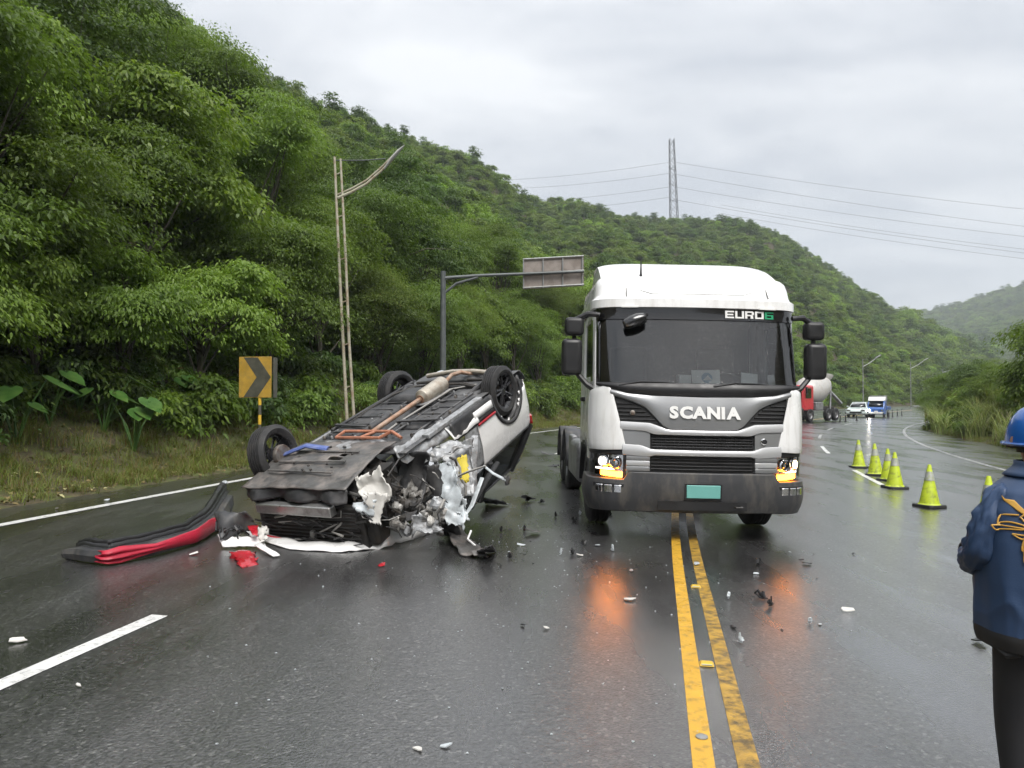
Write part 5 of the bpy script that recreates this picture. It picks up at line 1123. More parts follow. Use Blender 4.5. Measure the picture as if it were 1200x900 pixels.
def cr_(u, v):
    uu = .30+.56*u; mid = sec(uu, 2).lerp(sec(uu, 3), .1+.3*u); hwd = float(np.interp(u, [0, .12, .35, .8, 1], [.05, .075, .035, .07, .03]))*(1+.3*u); t_ = (sec(uu+.02, 2)-sec(uu-.02, 2)).normalized(); fr_ = Vector((t_.y, -t_.x, 0)).normalized()
    ruff = .016*math.sin(v*16+2)*max(0, 1-u*2.2)
    return mid+fr_*(.022+ruff-.02*(2*v-1)**2)+Vector((0, 0, (v-.5)*2*hwd))+t_*(-.05*math.cos(v*12)*(u < .02))
m.grid(cr_, 34, 14); m.build('crimson_strip', 'crimson_vinyl', bump, smooth=60, solid=.008)
MB().tube([bl(222, 650, .01), bl(232, 647, .03)], [.02, .03], 6, .4).build('white_clip', 'white_plastic', bump)
# broken front corner: grey shell with a white wing tip and red mark
fco = gp(285, 640)
fc = thing('broken_corner_panel', fco, 'broken white corner panel with grey inside and red marks against the wrecked nose', 'panel')
def fl(px, py, up=0.): return gp(px, py, up)-fco
wsheet('grey_shell', (fl(252, 600, .34), fl(288, 600, .36), fl(304, 622, .12), fl(258, 632, .10)), 'grey_plastic', .03, 4, 41, 16, 12, .012, .02, par=fc, bul=-.10)
wsheet('white_rim', (fl(254, 627, .12), fl(308, 630, .10), fl(312, 641, .03), fl(262, 640, .03)), 'car_white', .015, 4, 42, 18, 6, .014, .01, par=fc)
wsheet('white_tip', (fl(298, 638, .09), fl(306, 636, .09), fl(328, 651, .02), fl(320, 652, .02)), 'car_white', .006, 4, 43, 10, 5, .012, .01, par=fc)
wsheet('white_scrap', (fl(300, 618, .16), fl(312, 616, .18), fl(314, 632, .1), fl(304, 636, .08)), 'white_plastic', .03, 12, 44, 10, 10, .008, .04, par=fc)
wsheet('red_mark', (fl(290, 617, .20), fl(303, 616, .20), fl(302, 628, .14), fl(296, 628, .14)), 'red_plastic', .01, 6, 45, 6, 6, .008, .01, par=fc)
wsheet('red_reflection_sheet', (fl(268, 648, .01), fl(300, 646, .01), fl(300, 662, .006), fl(284, 666, .006)), 'red_plastic', .03, 9, 46, 14, 10, .004, .05, par=fc, bul=-.05)  # red sheet laid on the asphalt in place of a reflection in the wet
for k in range(12):
    a = fl(262+rr.uniform(-10, 18), 622, rr.uniform(.15, .4)); b = a+Vector((rr.uniform(-.1, .12), rr.uniform(-.1, .2), rr.uniform(-.1, .08))); MB().tube([a, (a+b)/2+Vector((0, 0, .04)), b], rr.choice([.008, .014]), 5).build('broken_bracket', 'black_plastic', fc)
# ------------------------------------------------------------------ traffic cones
pmat('cone_lime', (.44, .54, .02), .5, var=.2, vs=6, c2=(.13, .15, .05), c2s=11, c2f=.75, ramp=(.50, .66))
pmat('cone_band', (.42, .43, .40), .4, .2, var=.2, vs=12, c2=(.3, .36, .08), c2s=16, c2f=.5)
pmat('rubber_black', (.02, .02, .02), .6, var=.2)
def cone_thing():
    o = thing('traffic_cone', (0, 0, 0), 'x', 'cone', 'lime traffic cones on the wet road')
    MB().lathe([(.185, .03), (.17, .05), (.155, .06), (.150, .075), (.026, .69), (.02, .70), (0, .70)], (0, 0, 0), (0, 0, 1), 28).build('cone_body', 'cone_lime', o, smooth=40)
    MB().lathe([(.0815, .44), (.0525, .585), (.0505, .585), (.0795, .44)], (0, 0, 0), (0, 0, 1), 28, closed=True).build('reflective_band', 'cone_band', o)
    MB().prism([(-.2, -.16), (-.16, -.2), (.16, -.2), (.2, -.16), (.2, .16), (.16, .2), (-.16, .2), (-.2, .16)], lambda a, b: (a, b, .0), lambda a, b: (a*.97, b*.97, .045)).build('cone_base', 'rubber_black', o, bevel=.008)
    return o
c0 = cone_thing()
CL = ('scuffed lime cone standing well apart from the row of four', 'lime cone farthest along the row, set beyond the lane dash', 'lime cone second along the row from its far end', 'lime cone half hidden behind its neighbour in the row', 'lime cone overlapping the one behind it at the near end of the row', 'lime cone behind the shoulder of the person in the blue jacket')
for i, (px, py, lb) in enumerate(zip((1089, 1006.5, 1026, 1041, 1048.5, 1158), (592, 546, 555, 561, 570, 620), CL)):
    o = c0 if i == 0 else copy_tree(c0); p = gp(px, py+2); o.location = p; o.rotation_euler = (0, .02, .4+i*1.1); o['label'] = lb; s_ = .97+.03*(i % 3); o.scale = (s_, s_, s_)
# ------------------------------------------------------------------ chevron signs
pmat('sign_yellow', (.44, .27, .04), .5, var=.2, vs=4, c2=(.25, .18, .06), c2s=6, c2f=.5)
pmat('sign_black', (.065, .065, .05), .5, var=.25, vs=5, c2=(.12, .11, .08), c2s=7, c2f=.4)
pmat('post_yellow', (.60, .38, .03), .5, var=.15); pmat('galvanised', (.30, .31, .31), .5, .4, var=.2, vs=4, c2=(.17, .15, .12), c2s=5, c2f=.5)
def chevron(x, y, z, rz, w_, h_, zb, label, back=True):
    o = thing('chevron_sign', (x, y, z), label, 'sign', 'chevron signs on the outer verge', rot=(0, 0, rz))
    pn = MB().box((0, 0, zb+h_/2), (w_, .02, h_)).build('panel', 'sign_yellow', o, bevel=.006)
    a = w_/2*.97; b = h_/2*.97; m = MB(); m.prism([(-.35*w_, b), (.08*w_, b), (a, 0), (.08*w_, -b), (-.35*w_, -b), (.05*w_, 0)], lambda p, q: (p, -.0105, zb+h_/2+q), lambda p, q: (p, -.014, zb+h_/2+q)); m.build('chevron', 'sign_black', pn)
    if back: MB().box((w_/2+.045, .08, zb+h_/2-.01), (.02, .16, h_*.98)).build('side_panel', 'sign_black', o, bevel=.004)
    for k in range(int(zb/.22)+4):
        z0, z1 = -.5+k*.22, min(zb+h_*.6, -.5+(k+1)*.22)
        if z1 > z0: MB().lathe([(.038, z0+.002), (.038, z1-.0)], (.12*w_, .035, 0), (0, 0, 1), 12).build('post_band', 'sign_black' if k % 2 else 'post_yellow', o)
x_, y_ = by(299, .55); z_ = vz(x_, y_); d_ = y_
chevron(x_, y_, z_, -R(12), 42/FPX*d_, 48/FPX*d_, wp(299, 466, d_).z-z_, 'weathered yellow chevron sign on striped post behind the overturned car')
x_, y_ = by(602, .5); z_ = vz(x_, y_); chevron(x_, y_, z_, -R(25), 24/FPX*y_, 30/FPX*y_, wp(606, 471, y_).z-z_, 'far chevron sign showing past the rear wheel of the overturned car', False)
# ------------------------------------------------------------------ lamp posts
pmat('pole_cream', (.42, .40, .31), .5, .1, var=.15, vs=5, c2=(.20, .12, .06), c2s=5, c2f=.7); pmat('pole_grey', (.10, .11, .11), .5, .3, var=.2); pmat('lamp_grey', (.42, .42, .40), .5, .2)
x_, y_ = by(409, .6); z_ = vz(x_, y_); base_ = Vector((x_, y_, z_-.2))
lp = thing('street_lamp', base_, 'twin-pipe cream street lamp with curved arm, leaning beside the thicket', 'street lamp')
def L_(px, py, dd=0): return wp(px, py, y_+dd)-base_
MB().tube([Vector((0, 0, 0)), L_(402, 400), L_(397, 300), L_(392, 184)], [.05, .046, .042, .036], 10).build('pole', 'pole_cream', lp)
MB().tube([Vector((.22, 0, 0)), L_(409, 400), L_(405, 300), L_(399, 186)], [.045, .042, .038, .032], 10).build('pole', 'pole_cream', lp)
for k in range(6):
    t_ = k/5; yy = 455-t_*250; xa = np.interp(yy, [184, 300, 400, 465], [392, 397, 402, 405]); xb = np.interp(yy, [186, 300, 400, 465], [399, 405, 409, 412]); MB().tube([L_(xa, yy), L_(xb, yy-3)], .018, 6).build('rung', 'pole_cream', lp)
arm = [(396, 232), (412, 225), (430, 215), (447, 200), (460, 187)]
MB().tube([L_(*p) for p in arm], [.05, .045, .04, .035, .03], 8).build('arm', 'pole_cream', lp)
MB().tube([L_(p[0], p[1]-4, .1) for p in arm], [.03]*5, 8).build('arm', 'pole_cream', lp)
MB().tube([L_(393, 188), L_(425, 188), L_(452, 186)], .018, 6).build('stay', 'pole_grey', lp)
MB().tube([L_(450, 198), L_(459, 186), L_(467, 177), L_(474, 170)], [.04, .10, .09, .02], 10, .5).build('lamp_head', 'lamp_grey', lp)
def far_lamp(px, d, ytop, label):
    p = ray(px, HOR); x = p.x/p.y*d; z = th(x, d); o = thing('far_street_lamp', (x, d, z), label, 'street lamp', 'street lamps down the road'); h_ = wp(px, ytop, d).z-z; g = d/FPX
    MB().tube([(0, 0, 0), (0, 0, h_)], [.07, .05], 8).build('pole', 'galvanised', o)
    MB().tube([(0, 0, h_*.86), (8*g, 0, h_*.93), (17*g, 0, h_*1.04)], [.05, .045, .04], 6).build('arm', 'galvanised', o)
    MB().box((18*g, 0, h_*1.05), (.8, .25, .12), (0, -.5, 0)).build('lamp_head', 'galvanised', o, bevel=.03)
far_lamp(1011.5, 92, 421, 'far street lamp with bent arm above the blue truck'); far_lamp(1067.5, 125, 424, 'far street lamp with bent arm where the road bends away')
far_lamp(1105, 190, 432, 'tiny street lamp beyond the bend over the shrubs')
# ------------------------------------------------------------------ overhead sign on its mast arm
x_, y_ = by(519, .8); z_ = vz(x_, y_)-.2; base_ = Vector((x_, y_, z_))
os_ = thing('overhead_sign', base_, 'back of a weathered overhead sign on a long mast arm over the road', 'sign')
MB().tube([(0, 0, 0), L_(519, 400)*Vector((0, 1, 1)) if False else Vector((0, 0, 4)), Vector((0, 0, wp(519, 318, y_).z-z_))], [.12, .115, .10], 14).build('mast', 'pole_grey', os_)
def M_(px, py, dd=0): return wp(px, py, y_+dd)-base_
MB().tube([M_(519, 326), M_(560, 323), M_(684, 318)], [.07, .06, .05], 10).build('mast_arm', 'pole_grey', os_)
MB().tube([M_(519, 345), M_(535, 332), M_(560, 325)], .05, 8).build('brace', 'pole_grey', os_)
pmat('sign_back', (.27, .235, .21), .6, .1, var=.2, vs=1.5, c2=(.15, .12, .10), c2s=2.5, c2f=.6)
a, b, c, d = M_(613, 303, .15), M_(684, 299, .15), M_(684, 335, .15), M_(613, 339, .15); up3 = (a-d); rt3 = (b-a); th3 = Vector((0, .03, 0))
pn = MB().add([a, b, c, d, a+th3, b+th3, c+th3, d+th3], [(0, 1, 2, 3), (7, 6, 5, 4), (0, 4, 5, 1), (1, 5, 6, 2), (2, 6, 7, 3), (3, 7, 4, 0)]).build('sign_board', 'sign_back', os_)
for k in range(4): MB().tube([d+rt3*(k+.02)/3.1+Vector((0, -.04, 0)), d+rt3*(k+.02)/3.1+up3+Vector((0, -.04, 0))], .03, 6).build('rib', 'galvanised', pn)
for k in (.04, .5, .97): MB().tube([d+up3*k+Vector((0, -.05, 0)), d+up3*k+rt3+Vector((0, -.05, 0))], .03, 6).build('rail', 'galvanised', pn)
# ------------------------------------------------------------------ pylon and power lines
pmat('lattice', (.16, .165, .17), .55, .3, var=.1)
PD = 396.; pb = wp(790.5, 252, PD); pb.z = th(pb.x, pb.y)-1; PH = wp(787, 163, PD).z-pb.z
py_ = thing('pylon', pb, 'slim lattice pylon on the ridge behind the truck carrying power lines', 'pylon')
def corner(k, z): 
    w_ = 2.15*(1-.45*z/PH); return Vector((w_*(1 if k in (0, 1) else -1)-1.4*z/PH, w_*(1 if k in (0, 3) else -1), z))
for k in range(4): MB().tube([corner(k, 0), corner(k, PH)], .20, 5).build('leg', 'lattice', py_)
m = MB(); nb = 12
for i in range(nb):
    z0, z1 = PH*i/nb, PH*(i+1)/nb
    for k in range(4): m.tube([corner(k, z0), corner((k+1) % 4, z1)], .10, 4).tube([corner((k+1) % 4, z0), corner(k, z1)], .10, 4)
m.build('bracing', 'lattice', py_)['kind'] = 'stuff'
for f_ in (.68, .52, .36):
    MB().tube([corner(2, PH*f_)+Vector((-1.5, -2, .6)), corner(0, PH*f_)+Vector((1.5, 2, .6))], .16, 4).build('cross_arm', 'lattice', py_)
def wire(pts, label, sag):
    (x1, y1, d1), (x2, y2, d2) = pts; a, b = wp(x1, y1, d1), wp(x2, y2, d2); P = [a.lerp(b, q/24)-Vector((0, 0, sag*4*(q/24)*(1-q/24))) for q in range(25)]
    o = MB().tube([p-a for p in P], .075, 4).build('power_line', 'lattice', None); o.location = a; tag(o, label, 'power line', 'power lines from the pylon')
wl = 'thin power line sagging away from the pylon over the valley'; wr = 'thin power line running from the pylon down behind the hill'
for y1, y2, s_ in ((190, 268, 3), (204, 292, 3), (219, 302, 3), (234, 324, 3)): wire(((791, y1, 394), (1450, y2, 330)), wl, s_)
for y1, y2 in ((252, 318), (262, 330)): wire(((845, y1-12, 450), (1450, y2, 330)), 'lower power line crossing the sky beyond the ridge', 3)
for y1, y2 in ((190, 212), (203, 222), (219, 238), (231, 250)): wire(((785, y1, 397), (560, y2, 470)), wr, 2)
x_ = wp(1057, 356, 1240); o = thing('distant_mast', (x_.x, x_.y, th(x_.x, x_.y)), 'tiny mast on the crest of the hazy far mountain', 'mast'); MB().tube([(0, 0, 0), (0, 0, 14)], .7, 5).build('mast', 'lattice', o); MB().box((0, 0, 11), (7, .5, .5)).build('cross_arm', 'lattice', o)
# ------------------------------------------------------------------ vehicles waiting down the road
pmat('mixer_red', (.50, .04, .05), .35, var=.15, coat=.5); pmat('drum_grey', (.47, .46, .44), .45, .1, var=.15, vs=2, c2=(.3, .27, .23), c2s=2, c2f=.5)
pmat('pale_green_car', (.55, .63, .60), .3, var=.05, coat=.6); pmat('blue_cab', (.04, .12, .38), .3, var=.06, coat=.6); pmat('rust_brown', (.20, .11, .06), .7, var=.3)
pmat('far_headlamp', (.8, .8, .8), .2, emis=(1., .9, .75), es=30.)
def road_frame(p, name, label, cat):
    s_, t_ = (float(q[0]) for q in st(p.x, p.y)); h_ = float(np.interp(s_, RS, RH)); return thing(name, p, label, cat, rot=(0, 0, -h_))
# local axes: x to the side, -y towards us (the way they face)
mx_ = road_frame(gp(932, 494), 'mixer_truck', 'red concrete mixer truck with grey drum halted behind the white truck', 'truck')
mx_.rotation_euler.z -= R(14)
MB().box((0, -.2, 1.75), (2.3, 1.7, 1.9)).build('cab', 'mixer_red', mx_, bevel=.15, seg=3); MB().box((0, -1.06, 2.1), (2.0, .05, .85)).build('windscreen', 'side_glass', mx_, bevel=.02)
for g in (-1, 1):
    MB().box((g*1.16, -.3, 2.1), (.04, .9, .75)).build('side_window', 'gloss_black', mx_, bevel=.02); MB().box((g*.8, -1.07, 1.05), (.4, .08, .22)).build('headlamp', 'chrome', mx_, bevel=.03); MB().box((g*1.35, -1.0, 2.3), (.15, .1, .5)).build('mirror', 'black_plastic', mx_, bevel=.03)
MB().box((0, -1.08, .75), (2.3, .12, .5)).build('bumper', 'chassis_black', mx_, bevel=.05)
MB().lathe([(.35, 0), (.75, .35), (1.1, 1.1), (1.15, 2.0), (.95, 3.1), (.62, 4.0), (.55, 4.2), (.4, 4.2)], (0, .9, 1.95), (0, 1, .22), 24).build('drum', 'drum_grey', mx_)
MB().lathe([(.2, 0), (.6, .6), (.6, .7), (.2, .1)], (0, 5.0, 2.9), (0, .2, 1), 16).build('hopper', 'drum_grey', mx_); MB().tube([(0, 5.1, 2.6), (.5, 5.6, 1.9), (.9, 5.9, 1.3)], .22, 8, .6).build('chute', 'tank_grey', mx_)
MB().box((0, 2.6, .95), (.9, 6.0, .3)).build('chassis', 'chassis_black', mx_)
for g in (-1, 1):
    for ya in (.1, 3.2, 4.5): wheel(mx_, (g*1.0, ya, .5), (g, 0, 0), .5, .3, .28, 'steel', n=20)
    MB().box((g*1.0, 1.6, 1.15), (.3, 1.2, .6)).build('side_box', 'tank_grey', mx_, bevel=.05); MB().tube([(g*.6, 4.6, .9), (g*.55, 4.9, 2.7)], .07, 6).build('drum_frame', 'tank_grey', mx_)
sd_ = road_frame(gp(1005, 489), 'sedan', 'pale green sedan waiting beside the blue truck', 'car')
def carbody(o, mat, w_, prof, name):
    MB().prism(prof, lambda a, b: (-w_/2, a, b), lambda a, b: (w_/2, a, b)).build(name, mat, o, bevel=.12, seg=3)
carbody(sd_, 'pale_green_car', 1.74, [(-.9, .25), (3.4, .25), (3.5, .9), (2.9, .98), (.3, .95), (-.8, .75), (-.95, .5)], 'body')
m = MB(); m.add([(-.78, .2, .9), (.78, .2, .9), (.6, .85, 1.42), (-.6, .85, 1.42), (-.78, 2.9, .9), (.78, 2.9, .9), (.58, 2.3, 1.42), (-.58, 2.3, 1.42)], [(0, 1, 2, 3), (5, 4, 7, 6), (4, 0, 3, 7), (1, 5, 6, 2), (3, 2, 6, 7)]); m.build('cabin', 'pale_green_car', sd_, bevel=.04)
MB().add([(-.68, .21, .96), (.68, .21, .96), (.54, .76, 1.37), (-.54, .76, 1.37)], [(0, 1, 2, 3)]).build('windscreen', 'side_glass', sd_, solid=.03)
for g in (-1, 1):
    for ya in (0, 2.6): wheel(sd_, (g*.78, ya, .31), (g, 0, 0), .31, .2, .2, 'alloy', n=16)
    MB().box((g*.62, -.9, .68), (.34, .1, .14)).build('headlamp', 'chrome', sd_, bevel=.03); MB().box((g*.95, .5, 1.0), (.16, .1, .12)).build('mirror', 'pale_green_car', sd_, bevel=.03)
MB().box((0, -.95, .48), (1.0, .04, .14)).build('grille', 'grille_black', sd_)
bt = road_frame(gp(1026.5, 489.5), 'pickup_truck', 'small blue truck with white cab roof and lit headlamps facing us', 'truck'); bt.scale = (.88, .88, .88)
MB().prism([(-.2, .35), (1.5, .35), (1.5, 1.75), (.35, 1.75), (-.1, 1.15), (-.25, .9)], lambda a, b: (-.82, a, b), lambda a, b: (.82, a, b)).build('cab', 'blue_cab', bt, bevel=.08, seg=3)
MB().prism([(.2, 1.78), (1.5, 1.78), (1.5, 2.2), (.55, 2.2)], lambda a, b: (-.8, a, b), lambda a, b: (.8, a, b)).build('roof_box', 'sign_white', bt, bevel=.06)
MB().add([(-.72, -.12, 1.15), (.72, -.12, 1.15), (.66, .33, 1.72), (-.66, .33, 1.72)], [(0, 1, 2, 3)]).build('windscreen', 'side_glass', bt, solid=.03)
MB().box((0, 3.0, 1.0), (1.75, 2.8, .4)).build('cargo_bed', 'blue_cab', bt, bevel=.03); MB().box((0, 2.6, .6), (.8, 4.2, .2)).build('chassis', 'chassis_black', bt)
MB().box((0, 1.75, 1.9), (1.7, .06, .9)).build('rack', 'tank_grey', bt)
for g in (-1, 1):
    for ya in (.5, 3.4): wheel(bt, (g*.72, ya, .32), (g, 0, 0), .32, .2, .2, 'steel', n=16)
    MB().lathe([(.09, 0), (.09, .02), (0, .03)], (g*.6, -.255, .78), (0, -1, 0), 12).build('headlamp', 'far_headlamp' if g < 0 else 'chrome', bt)
MB().box((0, -.27, .5), (1.5, .08, .2)).build('bumper', 'truck_white', bt, bevel=.03); MB().box((.05, -.30, .66), (.35, .02, .14)).build('number_plate', 'sign_white', bt)
# delineator posts along the centre line
po = thing('delineator_post', (0, 0, 0), 'x', 'post', 'dark delineator posts on the centre line')
MB().lathe([(.12, 0), (.10, .04), (.045, .05), (.045, .66), (.03, .70), (0, .70)], (0, 0, 0), (0, 0, 1), 12).build('post', 'rubber_black', po); MB().lathe([(.048, .48), (.048, .58), (.046, .58)], (0, 0, 0), (0, 0, 1), 12).build('reflector', 'cone_band', po)
for i, (px, py) in enumerate(((984.6, 494), (991, 493.7), (1004, 493), (1017, 492), (1035, 490), (1041, 489.2), (1046, 488.6), (1051.6, 487.8), (1056.7, 487))):
    o = po if i == 0 else copy_tree(po); o.location = gp(px, py); o['label'] = 'slim dark delineator post in the row before the waiting vehicles'
# plank shelter beside the far road
x_, y_ = rb(1097, 60); z_ = th(x_, y_)-.3
sh = thing('plank_shelter', (x_, y_, z_), 'weathered plank shelter with sagging flat roof under the shrubs', 'shelter')
for k in range(4): MB().box((0, -.6+k*.4, 1.72+.03*k), (3.4, .36, .06), (0, -.10, 0)).build('roof_plank', 'galvanised', sh)
for xx, yy in ((-.5, -.6), (.3, -.6), (-.5, .6), (1.2, .6)): MB().box((xx, yy, .8), (.16, .14, 1.75)).build('post', 'rust_brown', sh)
# ------------------------------------------------------------------ road studs
def stud(px, py, label):
    p = gp(px, py); o = thing('road_stud', p, label, 'road stud', 'yellow road studs', rot=(0, 0, -R(11))); o.scale = (.8, .8, .8)
    MB().prism([(-.055, -.05), (.055, -.05), (.055, .05), (-.055, .05)], lambda a, b: (a, b, .004), lambda a, b: (a*.75, b*.6, .022)).build('stud_body', 'post_yellow', o); MB().box((0, -.044, .013), (.08, .008, .012), (.5, 0, 0)).build('reflector', 'cone_band', o)
stud(815.5, 688, 'yellow road stud between the centre lines nearer the truck'); stud(828, 779, 'yellow road stud between the centre lines farther from the truck'); o = MB().lathe([(.03, .005), (.03, .01), (.022, .014), (0, .014)], (0, 0, 0), (0, 0, 1), 16).build('road_stud', 'galvanised', None); o.location = gp(822.5, 865); tag(o, 'small round metal stud sunk in the yellow line', 'road stud')
# ------------------------------------------------------------------ the person in the blue jacket
pmat('jacket_navy', (.022, .050, .115), .55, var=.15, vs=5, bump=.08, bs=180); pmat('jacket_black', (.012, .012, .013), .7); pmat('trouser_black', (.012, .012, .014), .75, var=.2)
pmat('skin', (.42, .24, .16), .5, var=.08); pmat('helmet_blue', (.015, .11, .42), .25, var=.06, coat=.5); pmat('hair', (.012, .010, .009), .6); pmat('emblem_gold', (.52, .29, .05), .5, var=.1); pmat('emblem_white', (.75, .75, .75), .5)
PY = 2.8; PS = FPX/PY; PX = (1224-600)/PS; PZ = gz(PX, PY)
man = thing('person', (PX, PY, PZ), 'person in navy jacket with gold emblem and blue hard hat seen from behind', 'person')
def pz(py): return CAMZ-(py-HOR)/PS-PZ
# body: one skinned figure under the clothes
J = {'pel': (0, .0, .82), 'sp': (0, .01, 1.0), 'ch': (0, .0, 1.2), 'nk': (0, .01, 1.38), 'n2': (0, .03, 1.44), 'hd': (0, .045, 1.53), 'nose': (0, .135, 1.515), 'top': (0, .03, 1.60)}
for g, s_ in ((-1, 'l'), (1, 'r')): J.update({s_+'sh': (g*.17, 0, 1.33), s_+'el': (g*.235, .03, 1.09), s_+'wr': (g*.12, .24, 1.06), s_+'ha': (g*.045, .29, 1.06), s_+'hp': (g*.09, 0, .78), s_+'kn': (g*.10, .03, .43), s_+'an': (g*.10, -.01, .08), s_+'to': (g*.11, .15, .035)})
E = [('pel', 'sp'), ('sp', 'ch'), ('ch', 'nk'), ('nk', 'n2'), ('n2', 'hd'), ('hd', 'top'), ('hd', 'nose')]+[e_ for s_ in 'lr' for e_ in (('ch', s_+'sh'), (s_+'sh', s_+'el'), (s_+'el', s_+'wr'), (s_+'wr', s_+'ha'), ('pel', s_+'hp'), (s_+'hp', s_+'kn'), (s_+'kn', s_+'an'), (s_+'an', s_+'to'))]
RDI = {'pel': .11, 'sp': .10, 'ch': .11, 'nk': .055, 'n2': .052, 'hd': .085, 'top': .07, 'nose': .014, 'sh': .055, 'el': .042, 'wr': .028, 'ha': .035, 'hp': .075, 'kn': .055, 'an': .04, 'to': .035}
names = list(J); me = bpy.data.meshes.new('body'); 
for s_ in 'lr':       # five fingers, curled forward
    g = -1 if s_ == 'l' else 1; hx, hy, hz = J[s_+'ha']
    for k in range(5):
        dx = (k-1.6)*.02 if k < 4 else -g*.05; b0 = (hx+dx, hy+(.035 if k < 4 else -.01), hz+.01); b1 = (hx+dx*1.1, hy+(.075-.006*abs(k-1) if k < 4 else .03), hz-.005); b2 = (hx+dx*1.1, hy+(.09 if k < 4 else .055), hz-.035)
        for q, b in enumerate((b0, b1, b2)): J['%sf%d%d' % (s_, k, q)] = b; RDI['f%d%d' % (k, q)] = .009
        E += [(s_+'ha', '%sf%d0' % (s_, k)), ('%sf%d0' % (s_, k), '%sf%d1' % (s_, k)), ('%sf%d1' % (s_, k), '%sf%d2' % (s_, k))]
names = list(J); me.from_pydata([J[n_] for n_ in names], [(names.index(a), names.index(b)) for a, b in E], []); body = bpy.data.objects.new('body', me); col.objects.link(body); body.parent = man; me.materials.append(MATS['skin'])
md = body.modifiers.new('skin', 'SKIN'); sub = body.modifiers.new('sub', 'SUBSURF'); sub.levels = sub.render_levels = 2
for i, n_ in enumerate(names):
    r_ = RDI.get(n_, RDI.get(n_[1:], .05)); me.skin_vertices[0].data[i].radius = (r_, r_); me.skin_vertices[0].data[i].use_root = (n_ == 'pel')
for g in (-1, 1): MB().lathe([(0, -.012), (.018, -.01), (.024, 0), (.018, .01), (0, .012)], (g*.083, .04, 1.515), (1, .3, 0), 10).build('ear', 'skin', man)
def tw(z): return float(np.interp(z, [.74, .80, 1.0, 1.15, 1.26, 1.33, 1.38, 1.42], [.225, .235, .24, .232, .215, .185, .125, .075]))
def td(z): return float(np.interp(z, [.74, .80, 1.0, 1.2, 1.33, 1.42], [.165, .175, .175, .165, .13, .075]))
def torso(a, z, off=0.):
    c, s_ = math.cos(a), math.sin(a); k = .75; x = (tw(z)+off)*abs(c)**k*(1 if c > 0 else -1); y = (td(z)+off)*abs(s_)**k*(1 if s_ > 0 else -1)
    rg_ = 1-2.2*abs(noise.noise(Vector((math.cos(a)*2.2+z*1.5, math.sin(a)*2.2, z*5.5)))); rg2 = 1-2.2*abs(noise.noise(Vector((math.cos(a)*4+9, math.sin(a)*4, z*3-a*.4))))
    kk = float(np.interp(z, [.98, 1.10, 1.3], [1, .3, .3])); f_ = kk*(.030*max(0, rg_)**2+.018*max(0, rg2)**2)+.020*math.sin(a*5+z*4+2*noise.noise(Vector((math.cos(a)*2, math.sin(a)*2, z*2))))*max(0, 1.3-z)*1.5+.022*noise.noise(Vector((math.cos(a)*2.5, math.sin(a)*2.5, z*3))); return Vector((x*(1+f_), y*(1+f_)+.02*max(0, z-1.2), z))
Z0, Z1 = pz(738), 1.40
jk = MB(); jk.grid(lambda u, v: torso(u*2*math.pi, Z0+(Z1-Z0)*v), 110, 80); jacket = jk.build('jacket', 'jacket_navy', man, smooth=80, merge=1e-4)
MB().grid(lambda u, v: torso(u*2*math.pi, Z0-.045+.06*v, .004*math.sin(v*3)), 56, 4).build('hem_band', 'jacket_black', man, smooth=80, merge=1e-4)
MB().grid(lambda u, v: torso(u*2*math.pi, 1.385+.055*v, .012), 40, 4).build('collar', 'jacket_navy', man, smooth=80, solid=.006, merge=1e-4)
for g in (-1, 1):
    sp_ = [(g*.125, 0, 1.345), (g*.165, .0, 1.31), (g*.20, .0, 1.24), (g*.225, .0, 1.16), (g*.24, .02, 1.09), (g*.225, .07, 1.05), (g*.19, .16, 1.04), (g*.14, .24, 1.05)]; m = MB(); rr_ = [.045, .06, .064, .066, .068, .062, .056, .046]
    m.tube(sp_, rr_, 22); o = m.build('sleeve', 'jacket_navy', jacket, smooth=80, sub=2); tx = bpy.data.textures.new('wrinkle', 'CLOUDS'); tx.noise_type = 'HARD_NOISE'; tx.noise_scale = .06; k_ = o.modifiers.new('wrinkle', 'DISPLACE'); k_.texture = tx; k_.strength = .035; k_.mid_level = .5
    MB().tube([(g*.14, .235, 1.055), (g*.125, .265, 1.056)], [.046, .044], 14).build('cuff', 'jacket_black', jacket)
    lg = [(g*.085, 0, .84), (g*.095, .0, .72), (g*.10, .02, .55), (g*.102, .03, .43), (g*.10, .0, .25), (g*.10, -.01, .09)]; MB().tube(lg, [.11, .10, .085, .075, .07, .07], 16).build('trouser_leg', 'trouser_black', man, smooth=80, sub=1)
    MB().lathe([(.0, -.13), (.035, -.125), (.05, -.05), (.048, .05), (.05, .12), (.03, .17), (0, .175)], (g*.105, .04, .045), (0, 1, 0), 16).build('shoe', 'rubber_black', man)
HZ = pz(521); HT = pz(474); m = MB()
m.grid(lambda u, v: Vector((.012+.108*math.cos(u*6.2832)*max(0, math.cos(v*1.5708))**.8, .035+.140*math.sin(u*6.2832)*max(0, math.cos(v*1.5708))**.8, HZ+(HT-HZ)*math.sin(v*1.5708))), 40, 14); hm = m.build('hard_hat', 'helmet_blue', man, smooth=80, merge=1e-4)
MB().tube([(.012+.113*math.cos(a*.2618), .04+.150*math.sin(a*.2618), HZ) for a in range(25)], .007, 6).build('hat_rim', 'helmet_blue', hm); MB().grid(lambda u, v: Vector((.012+.104*math.cos(u*6.2832), .035+.136*math.sin(u*6.2832), HZ-.016+.02*v)), 30, 1).build('hat_band', 'jacket_black', hm)
MB().tube([(0, .035+.141*math.cos(a*.3142), HZ+.004+(HT-HZ)*math.sin(a*.3142)) for a in range(11)], .008, 6, .6).build('hat_ridge', 'helmet_blue', hm)
